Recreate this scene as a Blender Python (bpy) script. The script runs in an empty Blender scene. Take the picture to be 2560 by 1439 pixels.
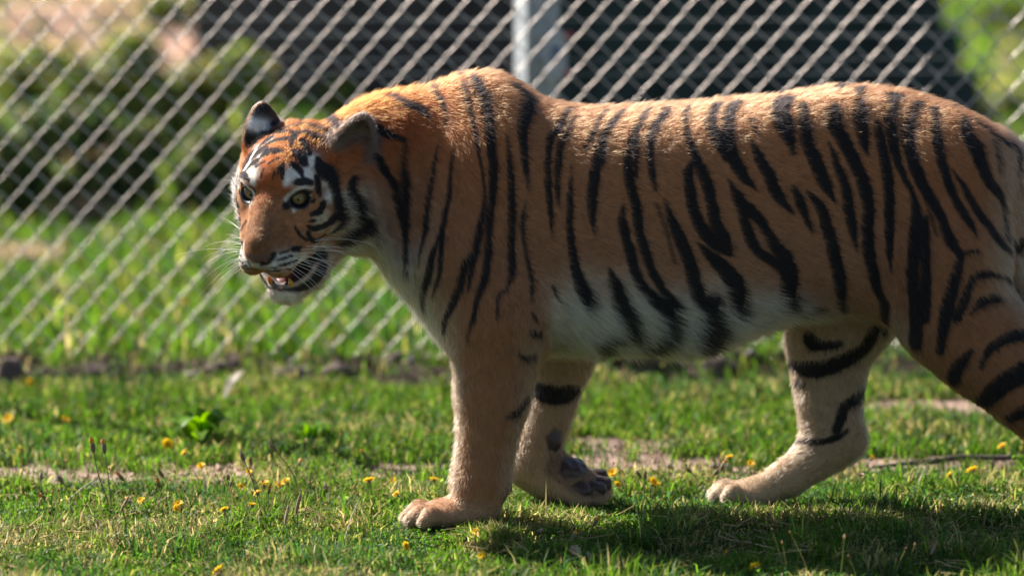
import bpy, math, random
import numpy as np
from mathutils import Vector, Matrix

# ------------------------------------------------------------------ camera, sky, sun, exposure
scene = bpy.context.scene
CAM_POS = np.array([0.0, -11.9, 2.2])
CAM_AIM = np.array([0.0, 0.0, 0.498])
cam_data = bpy.data.cameras.new('camera')
cam = bpy.data.objects.new('camera', cam_data)
scene.collection.objects.link(cam)
scene.camera = cam
cam.location = CAM_POS
_dir = Vector(CAM_AIM - CAM_POS)
cam.rotation_euler = _dir.to_track_quat('-Z', 'Y').to_euler()
cam_data.sensor_width = 36.0
FOCUS = _dir.length
FRAME_W = 2.2016                                  # metres across the frame at the tiger's midline
cam_data.lens = 36.0 * FOCUS / FRAME_W
cam_data.clip_end = 400.0
cam_data.dof.use_dof = True
cam_data.dof.focus_distance = FOCUS - 0.14
cam_data.dof.aperture_fstop = cam_data.lens / 112.0
cam_data.dof.aperture_blades = 0

SUN = np.array([-0.92, 0.66, 1.0]); SUN /= np.linalg.norm(SUN)      # direction towards the sun
world = bpy.data.worlds.new('World'); scene.world = world
world.use_nodes = True
wn = world.node_tree.nodes; wl = world.node_tree.links
wn.clear()
sky = wn.new('ShaderNodeTexSky'); sky.sky_type = 'NISHITA'; sky.sun_disc = False
sky.sun_elevation = math.asin(SUN[2])
sky.sun_rotation = math.atan2(SUN[0], SUN[1])
sky.air_density = 1.0; sky.dust_density = 0.3; sky.ozone_density = 1.0
bg = wn.new('ShaderNodeBackground'); bg.inputs['Strength'].default_value = 0.05
wo = wn.new('ShaderNodeOutputWorld')
wl.new(sky.outputs[0], bg.inputs[0]); wl.new(bg.outputs[0], wo.inputs[0])

sun_data = bpy.data.lights.new('sun', 'SUN'); sun_data.energy = 5.0; sun_data.angle = math.radians(0.5)
sun_data.color = (1.0, 0.93, 0.85)
sun = bpy.data.objects.new('sun', sun_data); scene.collection.objects.link(sun)
sun.location = (-4, 6, 9)
sun.rotation_euler = Vector(-SUN).to_track_quat('-Z', 'Y').to_euler()

scene.view_settings.view_transform = 'Standard'
scene.view_settings.look = 'None'
scene.view_settings.exposure = 1.36
scene.view_settings.gamma = 1.0
scene.view_settings.use_curve_mapping = False
scene.render.engine = 'CYCLES'
scene.cycles.use_denoising = True
scene.cycles.max_bounces = 10
scene.cycles.diffuse_bounces = 3
scene.cycles.glossy_bounces = 3
scene.cycles.transmission_bounces = 10
scene.cycles.transparent_max_bounces = 8
scene.cycles.caustics_reflective = False
scene.cycles.caustics_refractive = False
scene.cycles_curves.shape = 'THICK'
scene.cycles_curves.subdivisions = 2

# ------------------------------------------------------------------ helpers
COL = scene.collection
_f = np.array(_dir.normalized()); _r = np.array([1.0, 0, 0]); _u = np.cross(_r, _f)
F_PX = FOCUS / FRAME_W * 2560.0
def at(px, py, Y):
    """A picture point (2560 x 1439) taken to the upright plane y = Y, in metres."""
    d = _f * F_PX + _r * (px - 1280.0) + _u * (719.5 - py)
    t = (Y - CAM_POS[1]) / d[1]
    return CAM_POS + d * t
def ground_at(px, py, z=0.0):
    d = _f * F_PX + _r * (px - 1280.0) + _u * (719.5 - py)
    t = (z - CAM_POS[2]) / d[2]
    return CAM_POS + d * t

def tag(o, label=None, cat=None, group=None, kind=None):
    if label: o['label'] = label
    if cat: o['category'] = cat
    if group: o['group'] = group
    if kind: o['kind'] = kind
    return o
def link(name, data, parent=None):
    o = bpy.data.objects.new(name, data); COL.objects.link(o)
    if parent is not None: o.parent = parent
    return o
def empty(name, loc=(0, 0, 0)):
    o = bpy.data.objects.new(name, None); COL.objects.link(o); o.location = loc
    o.empty_display_size = 0.1
    return o
def mesh_np(name, V, F, mat=None, smooth=False):
    """mesh from numpy arrays; F is (n,3) or (n,4)"""
    V = np.ascontiguousarray(V, dtype=np.float32); F = np.ascontiguousarray(F, dtype=np.int32)
    me = bpy.data.meshes.new(name)
    k = F.shape[1]
    me.vertices.add(len(V)); me.vertices.foreach_set('co', V.ravel())
    me.loops.add(F.size); me.loops.foreach_set('vertex_index', F.ravel())
    me.polygons.add(len(F))
    me.polygons.foreach_set('loop_start', np.arange(0, F.size, k, dtype=np.int32))
    me.polygons.foreach_set('loop_total', np.full(len(F), k, dtype=np.int32))
    if smooth: me.polygons.foreach_set('use_smooth', np.ones(len(F), dtype=bool))
    me.update(); me.validate()
    if mat: me.materials.append(mat)
    return me
def point_color(me, name, C):
    a = me.color_attributes.new(name, 'FLOAT_COLOR', 'POINT')
    c = np.ones((len(C), 4), dtype=np.float32); c[:, :C.shape[1]] = C
    a.data.foreach_set('color', c.ravel())
def new_mat(name):
    m = bpy.data.materials.new(name); m.use_nodes = True
    n = m.node_tree.nodes; l = m.node_tree.links
    b = n['Principled BSDF']
    return m, n, l, b
def plain(name, col, rough=0.6, metal=0.0, spec=0.5):
    m, n, l, b = new_mat(name)
    b.inputs['Base Color'].default_value = (*col, 1); b.inputs['Roughness'].default_value = rough
    b.inputs['Metallic'].default_value = metal; b.inputs['Specular IOR Level'].default_value = spec
    return m
def tube(path, radii, sides=6, closed_ends=True):
    """vertices and quads/tris (as quads) of a tube along a path"""
    P = np.asarray(path, float); R = np.broadcast_to(np.asarray(radii, float), (len(P),))
    T = np.gradient(P, axis=0); T /= np.linalg.norm(T, axis=1)[:, None] + 1e-12
    ref = np.array([0.0, 0, 1.0]) if abs(T[0, 2]) < 0.9 else np.array([1.0, 0, 0])
    A = np.cross(T, ref); A /= np.linalg.norm(A, axis=1)[:, None] + 1e-12
    B = np.cross(T, A)
    th = np.arange(sides) * 2 * np.pi / sides
    V = P[:, None] + R[:, None, None] * (A[:, None] * np.cos(th)[None, :, None] + B[:, None] * np.sin(th)[None, :, None])
    n = len(P)
    i, j = np.meshgrid(np.arange(n - 1), np.arange(sides), indexing='ij'); j2 = (j + 1) % sides
    F = np.stack([i * sides + j, i * sides + j2, (i + 1) * sides + j2, (i + 1) * sides + j], -1).reshape(-1, 4)
    return V.reshape(-1, 3), F

VOX = 0.004                                     # cell of the tiger's surface, metres
FUR = 420000                                    # strands of fur
# ------------------------------------------------------------------ ground: one sheet, bare earth, grass
GR = np.random.default_rng(21)
_NG2 = np.random.default_rng(3).random((256, 256))
def n2(x, y, s):
    """smooth 2-D value noise, 0..1"""
    u = np.asarray(x) / s + 91.3; v = np.asarray(y) / s + 47.7
    i = np.floor(u).astype(int); j = np.floor(v).astype(int); f = u - i; g = v - j; f = f * f * (3 - 2 * f); g = g * g * (3 - 2 * g)
    G = lambda a, b: _NG2[a & 255, b & 255]
    return (G(i, j) * (1 - f) + G(i + 1, j) * f) * (1 - g) + (G(i, j + 1) * (1 - f) + G(i + 1, j + 1) * f) * g
def sm(a, b, x):
    t = np.clip((x - a) / (b - a), 0, 1); return t * t * (3 - 2 * t)
BARE = [(-1.02, .50, .32, .16), (-.72, .52, .18, .11), (-.17, .58, .22, .12), (.30, .60, .28, .20), (.45, .55, .16, .13), (.78, .62, .2, .09), (1.02, .64, .32, .15), (1.4, .6, .4, .12), (-1.5, .5, .4, .12),
        (.24, .95, .16, .11), (1.02, 1.40, .20, .13), (-.55, .62, .10, .05), (-.30, .55, .10, .05), (-.42, 1.02, .10, .05)]
def bare(x, y):
    """1 where the earth is worn bare"""
    m = np.zeros(np.shape(x))
    for cx, cy, rx, ry in BARE:
        d = ((x - cx) / rx)**2 + ((y - cy + .03 * (n2(x, y, .10) - .5)) / ry)**2
        m = np.maximum(m, 1 - sm(.55, 1.25, d + 1.0 * (n2(x, y, .035) - .5) + 1.5 * (n2(x, y, .11) - .5)))
    b = 1 - sm(.10, .24, np.abs(y - 1.90 - .08 * (n2(x, x * 0, .3) - .5)) + .12 * n2(x, y, .12))
    return np.maximum(m, b * .85)

def ground_height(x, y):
    h = .018 * (n2(x, y, .55) - .5) + .010 * (n2(x, y, .16) - .5)
    h = h * sm(.25, .9, np.abs(y - .0) + 0 * x) + 0
    h = h + .075 * np.exp(-((y - 1.98) / .13)**2) * n2(x, y, .11)
    return h - .006
gm, gn, gl, gb = new_mat('earth_and_turf')
_at = gn.new('ShaderNodeAttribute'); _at.attribute_name = 'soil'
_nt = gn.new('ShaderNodeTexNoise'); _nt.inputs['Scale'].default_value = 18; _nt.inputs['Detail'].default_value = 8
_mx = gn.new('ShaderNodeMixRGB'); _mx.blend_type = 'OVERLAY'; _mx.inputs[0].default_value = .55
gl.new(_at.outputs['Color'], _mx.inputs[1]); gl.new(_nt.outputs[0], _mx.inputs[2]); gl.new(_mx.outputs[0], gb.inputs['Base Color'])
gb.inputs['Roughness'].default_value = .95; gb.inputs['Specular IOR Level'].default_value = .1
_n3 = gn.new('ShaderNodeTexNoise'); _n3.inputs['Scale'].default_value = 90; _n3.inputs['Detail'].default_value = 6
_bp = gn.new('ShaderNodeBump'); _bp.inputs['Strength'].default_value = .8; _bp.inputs['Distance'].default_value = .012
gl.new(_n3.outputs[0], _bp.inputs['Height']); gl.new(_bp.outputs[0], gb.inputs['Normal'])
# graded grid: fine near the tiger, coarse to the horizon
gx = np.concatenate([[-150, -60, -25, -12, -7, -4.5], np.linspace(-3, 3, 201), [4.5, 7, 12, 25, 60, 150]])
gy = np.concatenate([[-60, -25, -12, -6, -3], np.linspace(-1.6, 3.2, 201), np.linspace(3.3, 13, 60), [16, 22, 35, 60, 110, 200]])
X, Y = np.meshgrid(gx, gy, indexing='ij')
Z = ground_height(X, Y)
i, j = np.meshgrid(np.arange(len(gx) - 1), np.arange(len(gy) - 1), indexing='ij'); k = len(gy)
GF = np.stack([i * k + j, (i + 1) * k + j, (i + 1) * k + j + 1, i * k + j + 1], -1).reshape(-1, 4)
gme = mesh_np('ground', np.stack([X, Y, Z], -1).reshape(-1, 3), GF, gm, True)
bm_ = bare(X, Y); 
turf = np.array([.034, .040, .018]); soil = np.array([.37, .255, .20]); darks = np.array([.085, .060, .048]); dry = np.array([.40, .31, .20]); stoneg = np.array([.36, .28, .25])
GC = np.tile(turf, (X.size, 1)).reshape(*X.shape, 3)
GC = GC + (soil - GC) * np.minimum(bm_, (Y < 1.7))[..., None]
GC = GC + (darks - GC) * (np.exp(-((Y - 1.93) / .19)**2) * .92)[..., None]
tan_far = sm(6.6, 7.6, Y + 1.2 * (n2(X, Y, .8) - .5)) * sm(.35, .55, n2(X, Y, 1.1) * .6 + .35 * (X < 0))
GC = GC + (dry - GC) * (tan_far * .9)[..., None]
GC = GC * (.8 + .4 * n2(X, Y, .3))[..., None]
point_color(gme, 'soil', GC.reshape(-1, 3))
ground = link('ground', gme); tag(ground, kind='structure')

# blades
def leaf_material(name, trans=.5, rough=.5, spec=.22):
    m = bpy.data.materials.new(name); m.use_nodes = True
    n = m.node_tree.nodes; l = m.node_tree.links; n.clear()
    out = n.new('ShaderNodeOutputMaterial'); a = n.new('ShaderNodeAttribute'); a.attribute_name = 'leaf'
    b = n.new('ShaderNodeBsdfPrincipled'); b.inputs['Roughness'].default_value = rough; b.inputs['Specular IOR Level'].default_value = spec
    t = n.new('ShaderNodeBsdfTranslucent'); mx = n.new('ShaderNodeMixShader'); mx.inputs[0].default_value = trans
    hs = n.new('ShaderNodeHueSaturation'); hs.inputs['Saturation'].default_value = 1.1; hs.inputs['Value'].default_value = 1.9
    l.new(a.outputs['Color'], b.inputs['Base Color']); l.new(a.outputs['Color'], hs.inputs['Color']); l.new(hs.outputs[0], t.inputs['Color'])
    l.new(b.outputs[0], mx.inputs[1]); l.new(t.outputs[0], mx.inputs[2]); l.new(mx.outputs[0], out.inputs[0])
    return m
LEAF = leaf_material('grass_blade')
def blades(P, Hh, Wd, lean, col, seed):
    """P roots (n,3); one quad and one triangle a blade, bent towards its lean; returns V, F(tri), C"""
    r = np.random.default_rng(seed); n = len(P)
    az = r.uniform(0, 2 * np.pi, n); tw = r.uniform(0, 2 * np.pi, n)
    d = np.stack([np.cos(az), np.sin(az), 0 * az], 1); s = np.stack([np.cos(tw), np.sin(tw), r.normal(0, .2, n)], 1)
    ln = lean * r.uniform(.2, 1.6, n); H1 = Hh[:, None]; up = np.array([0, 0, 1.0])
    m = P + up * H1 * .58 + d * (ln * Hh * .30)[:, None]
    t = P + up * (H1 * (1 - .30 * np.clip(ln, 0, 1.6)[:, None])) + d * (ln * Hh * .85)[:, None]
    w = (Wd / 2)[:, None]
    V = np.stack([P - s * w * .8, P + s * w * .8, m + s * w, m - s * w, t], 1).reshape(-1, 3)
    b = np.arange(n)[:, None] * 5
    F = np.concatenate([b + np.array([[0, 1, 2]]), b + np.array([[0, 2, 3]]), b + np.array([[3, 2, 4]])])
    C = np.repeat(col, 5, 0)
    return V, F, C
def tri_mesh(name, V, F, C, mat):
    me = mesh_np(name, V, F, mat, False); point_color(me, 'leaf', C); return me
G_A = np.array([.068, .145, .022]); G_B = np.array([.125, .215, .030]); G_C = np.array([.040, .105, .034]); G_D = np.array([.40, .33, .15]); G_E = np.array([.24, .24, .06])
def grass_cols(x, y, r, dry=.10, fresh=0.0):
    n = len(x); a = r.random(n)[:, None]
    C = G_A + (G_B - G_A) * a
    k = n2(x, y, .22); C = np.where((k < .42)[:, None] & (r.random(n) < .7)[:, None], G_C + (G_A - G_C) * a, C)
    p = dry * (.4 + 2.6 * sm(.5, .85, n2(x, y, .16)))
    isd = r.random(n) < p; C = np.where(isd[:, None], (G_D if True else 0) * (.6 + .6 * a), C)
    ise = r.random(n) < .12; C = np.where(ise[:, None], G_E * (.7 + .6 * a), C)
    return C * (1 + fresh * .5) * r.uniform(.45, 1.35, n)[:, None]
def sow(name, label, n, x0, x1, y0, y1, h0, h1, w0, w1, lean, seed, dry=.10, tall_noise=.3, keep=None, fresh=0.0):
    r = np.random.default_rng(seed)
    x = r.uniform(x0, x1, n); y = r.uniform(y0, y1, n)
    dens = (1 - bare(x, y) * .96) * (.35 + .65 * sm(.2, .6, n2(x, y, .07)))
    if keep is not None: dens = dens * keep(x, y)
    ok = r.random(n) < dens; x, y = x[ok], y[ok]; n = len(x)
    H_ = r.uniform(h0, h1, n) * (1 - tall_noise + 2 * tall_noise * n2(x, y, .13)); W_ = r.uniform(w0, w1, n)
    P = np.stack([x, y, ground_height(x, y) - .003], 1)
    C = grass_cols(x, y, r, dry, fresh)
    V, F, C = blades(P, H_, W_, lean, C, seed + 1)
    o = link(name, tri_mesh(name, V, F, C, LEAF)); tag(o, label, 'grass', kind='stuff')
    return o
sow('turf_grass', 'short green turf with dry blades under and before the tiger', 170000, -1.45, 1.55, -1.05, .62, .014, .050, .0020, .0050, .9, 31, dry=.17, tall_noise=.55)
sow('tall_tufts', 'scattered taller grass tufts standing above the short turf', 34000, -1.45, 1.55, -1.05, .60, .035, .090, .0018, .0040, .8, 51, dry=.30, tall_noise=.5, keep=lambda x, y: sm(.56, .80, n2(x + 3, y + 5, .14)) * (1 - .8 * np.exp(-((y + .1) / .25)**2)))
for _nm, _lb, _n, _x0, _x1, _y0, _y1 in (('paw_grass', 'grass blades rising in front of the near forepaw', 4200, -.27, .02, -.36, -.215), ('paw_grass', 'grass blades rising in front of the far hind paw', 3000, .40, .66, .015, .085), ('paw_grass', 'grass blades rising in front of the lifted paw', 3200, -.02, .24, .00, .075)):
    sow(_nm, _lb, _n, _x0, _x1, _y0, _y1, .020, .052, .002, .0045, .9, 61 + _n, dry=.12, tall_noise=.5)
sow('verge_grass', 'mid green grass strip between bare path and fence', 95000, -1.6, 1.7, .50, 2.05, .022, .055, .0025, .0055, .7, 33, dry=.10)
sow('meadow_grass', 'bright green longer grass beyond the fence', 140000, -3.5, 3.5, 1.98, 7.4, .05, .13, .006, .012, .6, 35, dry=.05, tall_noise=.45, fresh=.0)
sow('far_grass', 'coarse far grass on the slope behind shed and barrier', 36000, -4.6, 4.6, 7.3, 13.5, .08, .20, .012, .022, .6, 57, dry=.12, tall_noise=.45, fresh=.4, keep=lambda x, y: np.where(x < -.1, .25, 1.0))
# small round clover-like leaves among the turf
def clover(n, seed):
    r = np.random.default_rng(seed)
    x = r.uniform(-1.45, 1.55, n); y = r.uniform(-1.05, .6, n)
    ok = r.random(n) < (1 - bare(x, y)) * sm(.40, .62, n2(x + 9, y, .18)); x, y = x[ok], y[ok]; n = len(x)
    c = np.stack([x, y, ground_height(x, y) + r.uniform(.010, .030, n)], 1)
    N = np.stack([r.normal(0, .8, n), r.normal(0, .8, n), np.ones(n)], 1); N /= np.linalg.norm(N, axis=1)[:, None]
    A = np.cross(N, np.array([0, 1.0, .01])); A /= np.linalg.norm(A, axis=1)[:, None]; B = np.cross(N, A)
    rad = r.uniform(.0020, .0045, n)[:, None]
    th = np.arange(5) * 2 * np.pi / 5
    ring = [c + rad * (A * math.cos(t) + B * math.sin(t)) for t in th]
    V = np.stack(ring, 1).reshape(-1, 3); b = np.arange(n)[:, None] * 5
    F = np.concatenate([b + np.array([[0, 1, 2]]), b + np.array([[0, 2, 3]]), b + np.array([[0, 3, 4]])])
    C = np.repeat(grass_cols(x, y, r, .03) * np.array([.9, 1.05, 1.0]), 5, 0)
    return V, F, C
V, F, C = clover(30000, 41)
tag(link('clover_leaves', tri_mesh('clover_leaves', V, F, C, LEAF)), 'tiny round clover leaves scattered through the short turf', 'ground cover', kind='stuff')
# dry stalks and litter lying in the near turf
def litter(n, seed):
    r = np.random.default_rng(seed)
    x = r.uniform(-1.4, 1.5, n); y = r.uniform(-1.0, .5, n)
    ok = r.random(n) < sm(.45, .75, n2(x, y, .2)); x, y = x[ok], y[ok]; n = len(x)
    az = r.uniform(0, 2 * np.pi, n); L = r.uniform(.015, .06, n); w = r.uniform(.0006, .0014, n)
    z = ground_height(x, y) + r.uniform(.004, .03, n)
    a = np.stack([x, y, z], 1); d = np.stack([np.cos(az), np.sin(az), r.normal(0, .25, n)], 1)
    s = np.stack([-np.sin(az), np.cos(az), 0 * az], 1) * w[:, None]; up = np.array([0, 0, 1.0]) * w[:, None]
    b = a + d * L[:, None]
    V = np.stack([a - s, a + s, b + s, b - s, a - up, a + up, b + up, b - up], 1).reshape(-1, 3)
    k = np.arange(n)[:, None] * 8
    F = np.concatenate([k + np.array([[0, 1, 2]]), k + np.array([[0, 2, 3]]), k + np.array([[4, 5, 6]]), k + np.array([[4, 6, 7]])])
    C = np.repeat(np.array([.42, .34, .20]) * r.uniform(.4, 1.2, n)[:, None], 8, 0)
    return V, F, C
V, F, C = litter(5200, 43)
tag(link('straw_litter', tri_mesh('straw_litter', V, F, C, LEAF)), 'pale dry straw litter lying among the short turf', 'litter', kind='stuff')

# grit and crumbs on the bare earth
def grit(n, seed):
    r = np.random.default_rng(seed)
    x = r.uniform(-1.5, 1.6, n * 12); y = r.uniform(.35, 2.2, n * 12)
    ok = r.random(n * 12) < bare(x, y)**2 * .8 + .0; x, y = x[ok][:n], y[ok][:n]; n = len(x)
    s_ = np.abs(r.normal(.0025, .0026, n))[:, None] + .001; c = np.stack([x, y, ground_height(x, y) + s_[:, 0] * .3], 1)
    k = np.array([[0, 0, 1.0], [.9, .1, -.3], [-.5, .8, -.3], [-.4, -.9, -.3]])
    V = c[:, None] + s_[:, None] * (k[None] + r.normal(0, .25, (n, 4, 3))); b = np.arange(n)[:, None] * 4
    F = np.concatenate([b + np.array([t]) for t in ([0, 1, 2], [0, 2, 3], [0, 3, 1], [1, 3, 2])])
    col = np.array([.36, .25, .20]) * r.uniform(.35, 1.5, n)[:, None]
    return V.reshape(-1, 3), F, np.repeat(col, 4, 0)
V, F, C = grit(3200, 71)
_gm = leaf_material('earth_crumb', .0, .9, .1)
tag(link('earth_crumbs', tri_mesh('earth_crumbs', V, F, C, _gm)), 'loose crumbs of earth and grit on the bare patches', 'grit', kind='stuff')
# thin seeded stalks all through the near turf
def stalks(n, seed):
    r = np.random.default_rng(seed)
    x = r.uniform(-1.4, 1.5, n); y = r.uniform(-.75, .62, n)
    ok = (r.random(n) < sm(.35, .7, n2(x + 7, y, .3))) & ((y < -.34) | (y > .20) | (x < -.30)); x, y = x[ok], y[ok]; n = len(x)
    h = r.uniform(.035, .105, n); a = np.stack([x, y, ground_height(x, y)], 1)
    d = np.stack([r.normal(0, .28, n), r.normal(0, .2, n), np.ones(n)], 1); t = a + d * h[:, None]; m = (a + t) / 2 + np.stack([r.normal(0, .004, n), r.normal(0, .004, n), 0 * x], 1)
    V, F, C = [], [], []; w = .0006
    sx = np.array([w, 0, 0]); sy = np.array([0, w, 0]); off = 0
    for s in (sx, sy):
        Q = np.stack([a - s, a + s, m + s, m - s, t + s * .7, t - s * .7], 1).reshape(-1, 3); b = np.arange(n)[:, None] * 6 + off
        F.append(np.concatenate([b + np.array([q]) for q in ([0, 1, 2], [0, 2, 3], [3, 2, 4], [3, 4, 5])])); V.append(Q); off += len(Q)
        C.append(np.repeat(np.array([.16, .17, .07]) * r.uniform(.6, 1.3, n)[:, None], 6, 0))
    # little heads: elongated octahedra
    hl = r.uniform(.003, .0075, n)[:, None]; hw = r.uniform(.0013, .0026, n)[:, None]; dn = d / np.linalg.norm(d, axis=1)[:, None]
    A = np.cross(dn, np.array([0, 1.0, 0])); A /= np.linalg.norm(A, axis=1)[:, None]; B = np.cross(dn, A)
    Q = np.stack([t - dn * hl, t + A * hw, t + B * hw, t - A * hw, t - B * hw, t + dn * hl], 1).reshape(-1, 3); b = np.arange(n)[:, None] * 6 + off
    F.append(np.concatenate([b + np.array([q]) for q in ([0, 1, 2], [0, 2, 3], [0, 3, 4], [0, 4, 1], [5, 2, 1], [5, 3, 2], [5, 4, 3], [5, 1, 4])])); V.append(Q)
    pal = np.array([[.20, .13, .07], [.34, .25, .13], [.42, .34, .22], [.13, .10, .06]])
    C.append(np.repeat(pal[r.integers(0, 4, n)], 6, 0))
    return np.concatenate(V), np.concatenate(F), np.concatenate(C)
V, F, C = stalks(1500, 73)
tag(link('weed_stalks', tri_mesh('weed_stalks', V, F, C, LEAF)), 'thin brown seeded stalks standing all through the near turf', 'stalks', kind='stuff')
# ------------------------------------------------------------------ chain-link fence
FY = 2.0
galv, _n, _l, _b = new_mat('galvanised_wire')
_b.inputs['Base Color'].default_value = (.60, .54, .50, 1); _b.inputs['Metallic'].default_value = .85; _b.inputs['Roughness'].default_value = .42
_t = _n.new('ShaderNodeTexNoise'); _t.inputs['Scale'].default_value = 60; _rp = _n.new('ShaderNodeMapRange'); _rp.inputs[3].default_value = .30; _rp.inputs[4].default_value = .52
_l.new(_t.outputs[0], _rp.inputs[0]); _l.new(_rp.outputs[0], _b.inputs['Roughness'])
fence = empty('chain_link_fence', (0, FY, 0))
tag(fence, 'galvanised chain-link fence of diamond mesh standing behind the tiger', 'fence')
DA, DH, WR = .03525, .0810, .0019
def zigzag(phase):
    pts = []; z = 0.02 + (DH / 2 if phase else 0) - DH
    while z < 2.16:
        # "/" in front, "\" behind, with a short hook at each turn
        for t in (0.0, .12, .5, .88, 1.0): pts.append((t * (DA + .005) - .0025, -.0034 if .05 < t < .95 else -.0022, z + t * DH / 2))
        pts.append((DA + .0036, 0, z + DH / 2 + .0012))
        for t in (0.0, .12, .5, .88, 1.0): pts.append((DA + .0025 - t * (DA + .005), .0034 if .05 < t < .95 else .0022, z + DH / 2 + .0024 + t * (DH / 2 - .0048)))
        pts.append((-.0036, 0, z + DH - .0012)); z += DH
    P = np.array(pts); P = P[P[:, 2] > .012]
    return tube(P, WR, 6)
_zz = [zigzag(0), zigzag(1)]
def sag(x, z):
    return (.010 * (n2(x, z, .45) - .5) + .004 * (n2(x + 5, z, .13) - .5), .035 * (n2(x + 9, z + 3, .6) - .5), .010 * (n2(x + 2, z + 8, .5) - .5))
_nw = 128
for k in range(_nw):
    V, F = _zz[k & 1]; x0 = (k - _nw / 2) * DA + .008
    dx, dy, dz = sag(V[:, 0] + x0, V[:, 2])                       # the mesh hangs a little uneven
    o = link('wire', mesh_np('wire', V + np.stack([dx, dy, dz], 1), F, galv, True), fence); o.location = (x0, 0, 0)
rail_m = plain('galvanised_tube', (.52, .52, .53), .45, .5)
XL = _nw / 2 * DA + .04
for sx in (-1, 1):
    V, F = tube([(sx * XL, .03, -.2), (sx * XL, .03, .8), (sx * XL, .03, 2.25)], .030, 16); link('post', mesh_np('post', V, F, rail_m, True), fence)
V, F = tube([(-XL, .012, 2.19), (0, .012, 2.19), (XL, .012, 2.19)], .021, 14); link('top_rail', mesh_np('top_rail', V, F, rail_m, True), fence)

# ------------------------------------------------------------------ pale square post with insulators, and its plain wires
def box(c, s, rz=0.0, bev=0.0):
    import bmesh
    bm = bmesh.new(); bmesh.ops.create_cube(bm, size=1.0)
    bmesh.ops.scale(bm, vec=s, verts=bm.verts)
    if bev: bmesh.ops.bevel(bm, geom=bm.edges[:], offset=bev, segments=2, affect='EDGES')
    bmesh.ops.rotate(bm, cent=(0, 0, 0), matrix=Matrix.Rotation(rz, 3, 'Z'), verts=bm.verts)
    bmesh.ops.translate(bm, vec=c, verts=bm.verts)
    return bm
def bm_obj(name, bm, mat, parent=None, smooth=False):
    me = bpy.data.meshes.new(name); bm.to_mesh(me); bm.free(); me.materials.append(mat)
    if smooth: me.polygons.foreach_set('use_smooth', np.ones(len(me.polygons), dtype=bool))
    return link(name, me, parent)
PY = 2.75
pc = at(1342, 150, PY); pole = empty('square_post', (pc[0], PY, 0))
tag(pole, 'pale square metal post with red insulators behind the fence', 'post')
white_steel, _n, _l, _b = new_mat('weathered_white_steel'); _b.inputs['Roughness'].default_value = .5
_t = _n.new('ShaderNodeTexNoise'); _t.inputs['Scale'].default_value = 14; _t.inputs['Detail'].default_value = 6; _r2 = _n.new('ShaderNodeValToRGB')
_r2.color_ramp.elements[0].position = .3; _r2.color_ramp.elements[0].color = (.24, .27, .30, 1); _r2.color_ramp.elements[1].position = .7; _r2.color_ramp.elements[1].color = (.52, .54, .56, 1)
_l.new(_t.outputs[0], _r2.inputs[0]); _l.new(_r2.outputs[0], _b.inputs['Base Color'])
bm_obj('shaft', box((0, 0, 1.15), (.095, .095, 2.5), math.radians(24), .006), white_steel, pole)
bm_obj('cap', box((0, 0, 2.412), (.105, .105, .02), math.radians(24), .004), white_steel, pole)
plate_m = plain('insulator_plate_white', (.50, .54, .58), .4); red_m = plain('insulator_red', (.36, .03, .04), .4); blue_m = plain('plate_marking_blue', (.05, .12, .28), .5)
zc = at(1385, 140, PY - .07)[2]; xo = at(1388, 140, PY - .07)[0] - pc[0]
bm_obj('bracket_plate', box((xo, -.070, zc), (.062, .012, .125), 0, .005), plate_m, pole)
bm_obj('bracket_mark', box((xo, -.0775, zc + .008), (.026, .003, .034), 0, .001), blue_m, pole)
bm_obj('bracket_arm', box((xo * .62, -.055, zc), (.05, .02, .03), 0, .003), plate_m, pole)
for py_ in (90, 186):
    p = at(1422, py_, PY - .075)
    V, F = tube([(p[0] - pc[0] - .012, -.075, p[2]), (p[0] - pc[0] - .004, -.075, p[2]), (p[0] - pc[0] + .004, -.075, p[2]), (p[0] - pc[0] + .012, -.075, p[2])], [.006, .013, .013, .006], 10)
    link('insulator', mesh_np('insulator', V, F, red_m, True), pole)
strand_m = plain('plain_fence_wire', (.30, .32, .32), .5, .5)
_wl = {52: 'topmost plain wire strung behind the fence at the post', 92: 'second plain wire down strung behind the fence, at the upper red insulator', 150: 'third plain wire down strung behind the fence', 186: 'lowest plain wire strung behind the fence, at the lower red insulator'}
for py_, lab in _wl.items():
    z = at(1422, py_, PY - .075)[2]
    xs = np.linspace(-2.6, 2.7, 15); P = np.stack([xs, np.full(15, PY - .075), z - .006 * np.cos((xs - pc[0]) * 1.2) + .006], 1)
    V, F = tube(P, .0016, 6); o = link('fence_strand', mesh_np('fence_strand', V, F, strand_m, True)); tag(o, lab, 'wire', 'plain wires behind the fence')

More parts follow.
